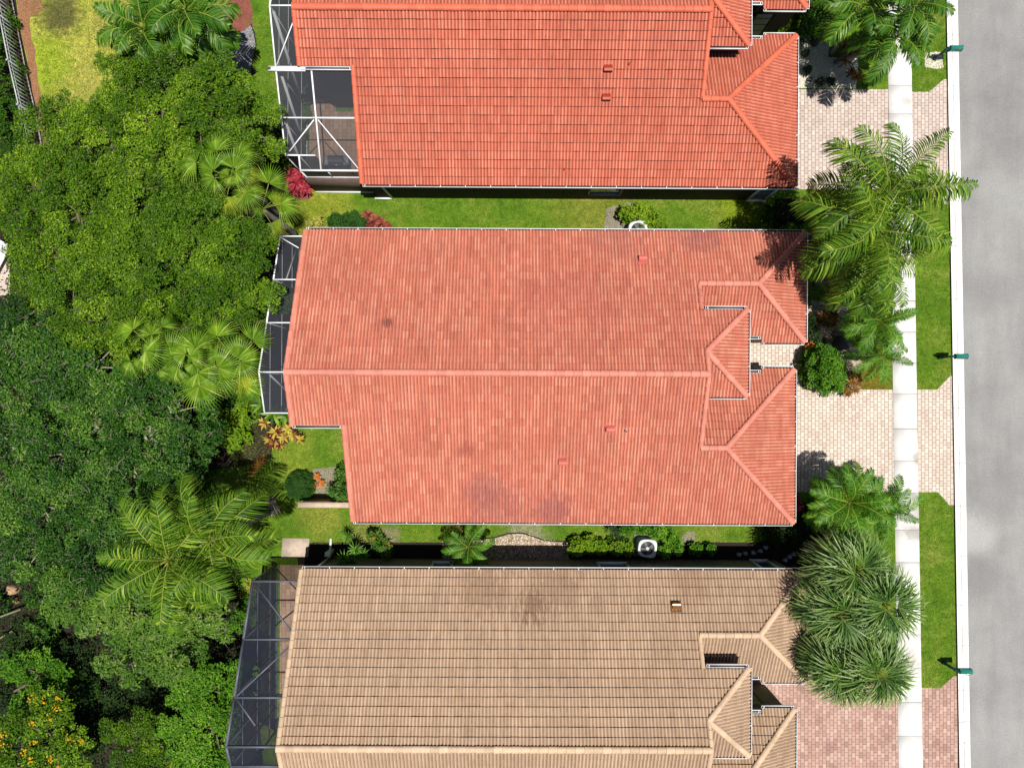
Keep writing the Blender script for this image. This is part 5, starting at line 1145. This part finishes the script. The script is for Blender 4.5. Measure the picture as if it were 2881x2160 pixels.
def mailbox(label, x, y, box, group='green mailboxes along the street'):
    """post with bracket and a round-topped box reaching towards the road; (x,y) foot of the post in photo px"""
    f = at(x, y); root = thing('mailbox', label, 'mailbox', f, group); mt = M['mailgreen']
    mb = MB(); mb.box((f.x, f.y, .62), (.10, .10, 1.2), 0, 0); mb.box((f.x, f.y, .12), (.16, .16, .24), 0, 0, .5, .8); mb.lathe((f.x, f.y, 1.22), [(.06, 0), (.045, .05), (.0, .09)], 8); mb.build('post', M['mailpost'], root)
    mb = MB(); mb.bar((f.x - .10, f.y, 1.02), (f.x + .62, f.y, 1.02), .07, .07); mb.bar((f.x + .04, f.y, .70), (f.x + .34, f.y, 1.0), .05); mb.build('bracket', M['mailpost'], root)
    n = 10; x0, x1 = f.x + .08, f.x + .66; w, hb = .125, 1.06
    prof = [(w, 0), (w, .13)] + [(w * math.cos(math.pi * k / n), .13 + .12 * math.sin(math.pi * k / n)) for k in range(1, n)] + [(-w, .13), (-w, 0)]
    V = [(x0, f.y + a, hb + b) for a, b in prof] + [(x1, f.y + a, hb + b) for a, b in prof]; m = len(prof)
    mb = MB(); mb.faces(V, [(k, (k + 1) % m, m + (k + 1) % m, m + k) for k in range(m)] + [tuple(range(m))]); mb.build('box', mt, root)
    mb = MB(); mb.faces([(x1 + .012, f.y + a * 1.06, hb + b * 1.03) for a, b in prof] + [(x1 - .01, f.y + a * 1.06, hb + b * 1.03) for a, b in prof], [tuple(range(m))] + [(k, (k + 1) % m, m + (k + 1) % m, m + k) for k in range(m)]); d = mb.build('door', mt, root)
    mb = MB(); mb.bar((x1 + .02, f.y - .03, hb + .2), (x1 + .02, f.y + .03, hb + .2), .02); mb.build('handle', M['mailpost'], d)
    mb = MB(); mb.bar((x0 + .3, f.y - w - .012, hb + .1), (x0 + .3, f.y - w - .012, hb + .27), .025, .012); mb.box((x0 + .34, f.y - w - .012, hb + .29), (.10, .012, .05)); mb.build('flag', plain('flag_red', (.3, .03, .02), .5), root)
M['mailgreen'] = plain('mailbox_green', (.012, .15, .125), .35, .1, 3); M['mailpost'] = plain('mailbox_post', (.012, .06, .05), .5, .1, 3)
mailbox('green mailbox standing in a square of white pebbles', 2628, 168, 0); mailbox('green mailbox on the grass strip before the cream driveway', 2642, 1006, 0); mailbox('green mailbox at the corner of the red brick driveway apron', 2653, 1862, 0)

# picket fence along the hedge
fr = thing('fence', 'grey metal picket fence with a pale top rail beside the dry lawn', 'fence', at(90, 250)); fpts = [(12, -120), (30, -40), (39, 0), (56, 86), (80, 209), (108, 329), (129, 447), (136, 500)]
mb, mr, mp = MB(), MB(), MB(); hF = 1.45
for (xa, ya), (xb, yb) in zip(fpts[:-1], fpts[1:]):
    a, b = at(xa, ya), at(xb, yb); L = (b - a).length; n = max(2, int(L / .2))
    mr.bar(a + Vector((0, 0, hF)), b + Vector((0, 0, hF)), .05, .035); mr.bar(a + Vector((0, 0, hF - .2)), b + Vector((0, 0, hF - .2)), .035, .035, 1); mr.bar(a + Vector((0, 0, .18)), b + Vector((0, 0, .18)), .035, .035, 1)
    for k in range(n): p = a.lerp(b, k / n); mb.bar(p + Vector((0, 0, .05)), p + Vector((0, 0, hF - .02)), .032, .032)
for x, y in fpts[1:]: p = at(x, y); q = MB(); q.bar(p, p + Vector((0, 0, hF + .08)), .07); q.box((p.x, p.y, hF + .1), (.09, .09, .04)); q.build('post', M['fence'] if 'fence' in M else M.setdefault('fence', plain('fence_grey', (.33, .34, .36), .35, .1, 3)), fr)
mb.build('picket_panel', M['fence'], fr); mr.build('rail', [plain('fence_rail_pale', (.42, .43, .45), .3, .1, 3), M['fence']], fr)

# low wall on the back lawn
wl = thing('garden_wall', 'short beige garden wall between the clipped bush and the salmon house', 'wall', at(900, 1420)); zW = 1.75
a, b = at(838, 1420, zW), at(986, 1421, zW)
mb = MB(); mb.bar((a.x + .05, a.y, zW / 2 - .05), (b.x, b.y, zW / 2 - .05), .17, zW - .1); mb.build('wall_body', M['wall2'], wl)
mb = MB(); mb.bar((a.x, a.y, zW - .05), (b.x, b.y, zW - .05), .25, .10); mb.build('coping', plain('coping_cream', (.46, .36, .27), .85, .1, 4), wl)
# stones, pots and edging
def boulder(label, x, y, r, h, mat, name='boulder', cat='boulder', group=None):
    c = at(x, y, h * .5); mb = MB(); V, F = [], []; K, J = 12, 6
    for j in range(J + 1):
        for k in range(K):
            a = 2 * math.pi * k / K; f = j / J; rr = r * math.cos(f * math.pi / 2 * .96) ** .6 * (1 + .13 * math.sin(3 * a + x) + .08 * math.sin(5 * a + j)); V.append((c.x + rr * math.cos(a), c.y + rr * math.sin(a) * .85, h * math.sin(f * math.pi / 2)))
    F = [(j * K + k, j * K + (k + 1) % K, (j + 1) * K + (k + 1) % K, (j + 1) * K + k) for j in range(J) for k in range(K)] + [tuple(J * K + k for k in range(K))]
    mb.faces(V, F); o = mb.build(name, mat, smooth=True); return tag(o, label, cat, group)
M['slate'] = plain('stone_dark', (.075, .078, .075), .85, .3, 6); M['bluestone'] = plain('stone_blue_grey', (.32, .33, .40), .8, .2, 5)
boulder('dark grey flat boulder in the white gravel bed', 2293, 118, .23, .28, M['slate']); boulder('brown grey boulder near the lower left of the white gravel bed', 2279, 222, .17, .2, M['slate'])
boulder('large dark rounded boulder beside the big round bush', 2372, 966, .42, .55, M['slate'])
for i, (x, y) in enumerate(((2210, 1575), (2222, 1566), (2234, 1559), (2246, 1556), (2256, 1556))): boulder('pale blue grey edging stone in the curved row by the tan roof corner', x, y, .13, .16, M['bluestone'], 'edging_stone', 'stone', 'edging stones in a curved row')
for i, (x, y) in enumerate(((2080, 1560), (2098, 1557), (2120, 1555), (2140, 1550), (2155, 1540))): boulder('grey edging stone in the shaded row near the cabbage palms', x, y, .13, .14, M['bluestone'], 'edging_stone', 'stone', 'edging stones in the shaded row')
mb = MB(); P = [at(x, y) + Vector((0, 0, .03)) for x, y in ((1245, 1530), (1252, 1515), (1265, 1508), (1300, 1513), (1340, 1516), (1390, 1512), (1430, 1500), (1470, 1499), (1500, 1508), (1530, 1519), (1590, 1523))]
mb.tube(P, .035, 6); tag(mb.build('lawn_edging', M['under']), 'thin black curved edging strip around the river rock strip', 'edging')
mb = MB(); P = [at(x, y) + Vector((0, 0, .03)) for x, y in ((707, 70), (716, 95), (721, 125), (716, 160), (708, 185), (712, 215))]
mb.tube(P, .03, 6); tag(mb.build('lawn_edging', M['under']), 'thin black curved edging strip around the grey gravel', 'edging')
def pot(label, x, y, r, h, leaf, L):
    c = at(x, y, 0.03); root = thing('potted_plant', label, 'potted plant', (c.x, c.y, 0.0), 'potted plants inside the white pool cage')
    mb = MB(); mb.lathe((c.x, c.y, .03), [(r * .7, 0), (r, h), (r * 1.08, h), (r * 1.08, h + .04), (r * .9, h + .04)], 16); mb.build('pot', M['slate'], root)
    mb = MB(); P = np.array([(c.x, c.y, h + .3)]) + rng.normal(size=(9, 3)) * np.array([.14, .14, .12]); clump_leaves(mb, P, .2, 34, L, L * .5); mb.build('foliage', M[leaf], root)
pot('potted plant beside the roof beam in the white pool cage', 869, 292, .2, .4, 'broad', .15); pot('larger potted plant in the middle of the row in the white pool cage', 866, 338, .26, .5, 'broad', .17); pot('potted plant nearest the grill in the white pool cage', 862, 388, .2, .4, 'broad', .14)
# lounger on the neighbouring patio, left edge
lr = thing('sun_lounger', 'white sun lounger cut off by the left edge', 'sun lounger', at(2, 742)); c = at(0, 742)
mb = MB(); mb.box((c.x, c.y, .33), (.62, 1.2, .06), -.5); mb.build('seat', M['white'], lr)
mb = MB(); d = Vector((math.sin(.5), math.cos(.5), 0)); p = c + d * .6; mb.bar(p + Vector((0, 0, .35)), p + d * .55 + Vector((0, 0, .62)), .62, .05); mb.build('backrest', M['white'], lr)
for sx in (-1, 1):
    for sy in (-1, 1): q = c + Vector((math.cos(-.5) * sx * .26 - math.sin(-.5) * sy * .52, math.sin(-.5) * sx * .26 + math.cos(-.5) * sy * .52, 0)); mb = MB(); mb.bar(q, q + Vector((0, 0, .31)), .04); mb.build('leg', M['white'], lr)
# wooden poles lying at the lower left
for i, (p, q) in enumerate((((-60, 1755), (85, 1702)), ((-60, 1830), (62, 1762)))):
    mb = MB(); mb.tube([at(*p) + Vector((0, 0, .5)), at(*q) + Vector((0, 0, .7))], [.05, .045], 8); tag(mb.build('bamboo_pole', plain('pole_olive', (.16, .17, .08), .6, .2, 5), smooth=True), ['upper of the two slanting olive poles at the left edge', 'lower of the two slanting olive poles at the left edge'][i], 'pole', 'slanting poles at the lower left edge')
boulder('tan rock in the shade at the left edge above the poles', 33, 1660, .33, .4, plain('stone_tan', (.34, .22, .13), .9, .35, 7), 'boulder'); boulder('smaller tan rock below the other at the left edge', 42, 1690, .18, .3, plain('stone_tan_dark', (.28, .17, .10), .9, .35, 7), 'boulder')
# utility post at the tan house corner
p = at(935, 1548); ur = thing('utility_post', 'pale blue grey utility pedestal in the shade by the tan house corner', 'utility box', p)
mb = MB(); mb.box((p.x, p.y, .45), (.26, .2, .9), 0); mb.build('body', plain('pedestal_grey', (.40, .44, .50), .5), ur); mb = MB(); mb.box((p.x, p.y, .94), (.30, .24, .08), 0, 0, .5, .8); mb.build('cap', M['white'], ur)
# orange fallen frond on the back lawn
mb = feather(1.5, .25, .5, .3, 34, .03, .3); fo = mb.build('fallen_frond', [M['deadfrond'], M['deadfrond']]); fo.location = at(697, 1348) + Vector((0, 0, .15)); fo.rotation_euler = (0, 0.12, 0.95); tag(fo, 'dead rust orange palm frond lying on the back lawn', 'palm frond')

# ------------------------------------------------------------------ light, sky, camera
sun_dir = Vector((0.19, -0.11, 1.0)).normalized()
sl_ = bpy.data.lights.new('sun', 'SUN'); sl_.energy = 4.9; sl_.angle = R(0.5); sl_.color = (1.0, 0.955, 0.88)
so = bpy.data.objects.new('sun', sl_); C.objects.link(so); so.rotation_euler = sun_dir.to_track_quat('Z', 'Y').to_euler(); so.location = (5, -3, 60)
w = bpy.data.worlds.new('World'); bpy.context.scene.world = w; w.use_nodes = True; nt = w.node_tree
sky = nt.nodes.new('ShaderNodeTexSky'); sky.sky_type = 'NISHITA'; sky.sun_disc = False; sky.sun_elevation = math.asin(sun_dir.z); sky.sun_rotation = math.atan2(sun_dir.x, sun_dir.y)
nt.links.new(sky.outputs[0], nt.nodes['Background'].inputs[0]); nt.nodes['Background'].inputs[1].default_value = 0.05
cam = bpy.data.cameras.new('camera'); co = bpy.data.objects.new('camera', cam); C.objects.link(co); co.location = (0, 0, H)
cam.sensor_fit = 'HORIZONTAL'; cam.sensor_width = 36.0; cam.lens = 36.0 * H / (2881 * S); cam.shift_y = (NY - 1080) / 2881.0; cam.clip_end = 1000
sc = bpy.context.scene; sc.camera = co
sc.view_settings.view_transform = 'Standard'; sc.view_settings.look = 'None'; sc.view_settings.exposure = 0.42; sc.view_settings.gamma = 1.0
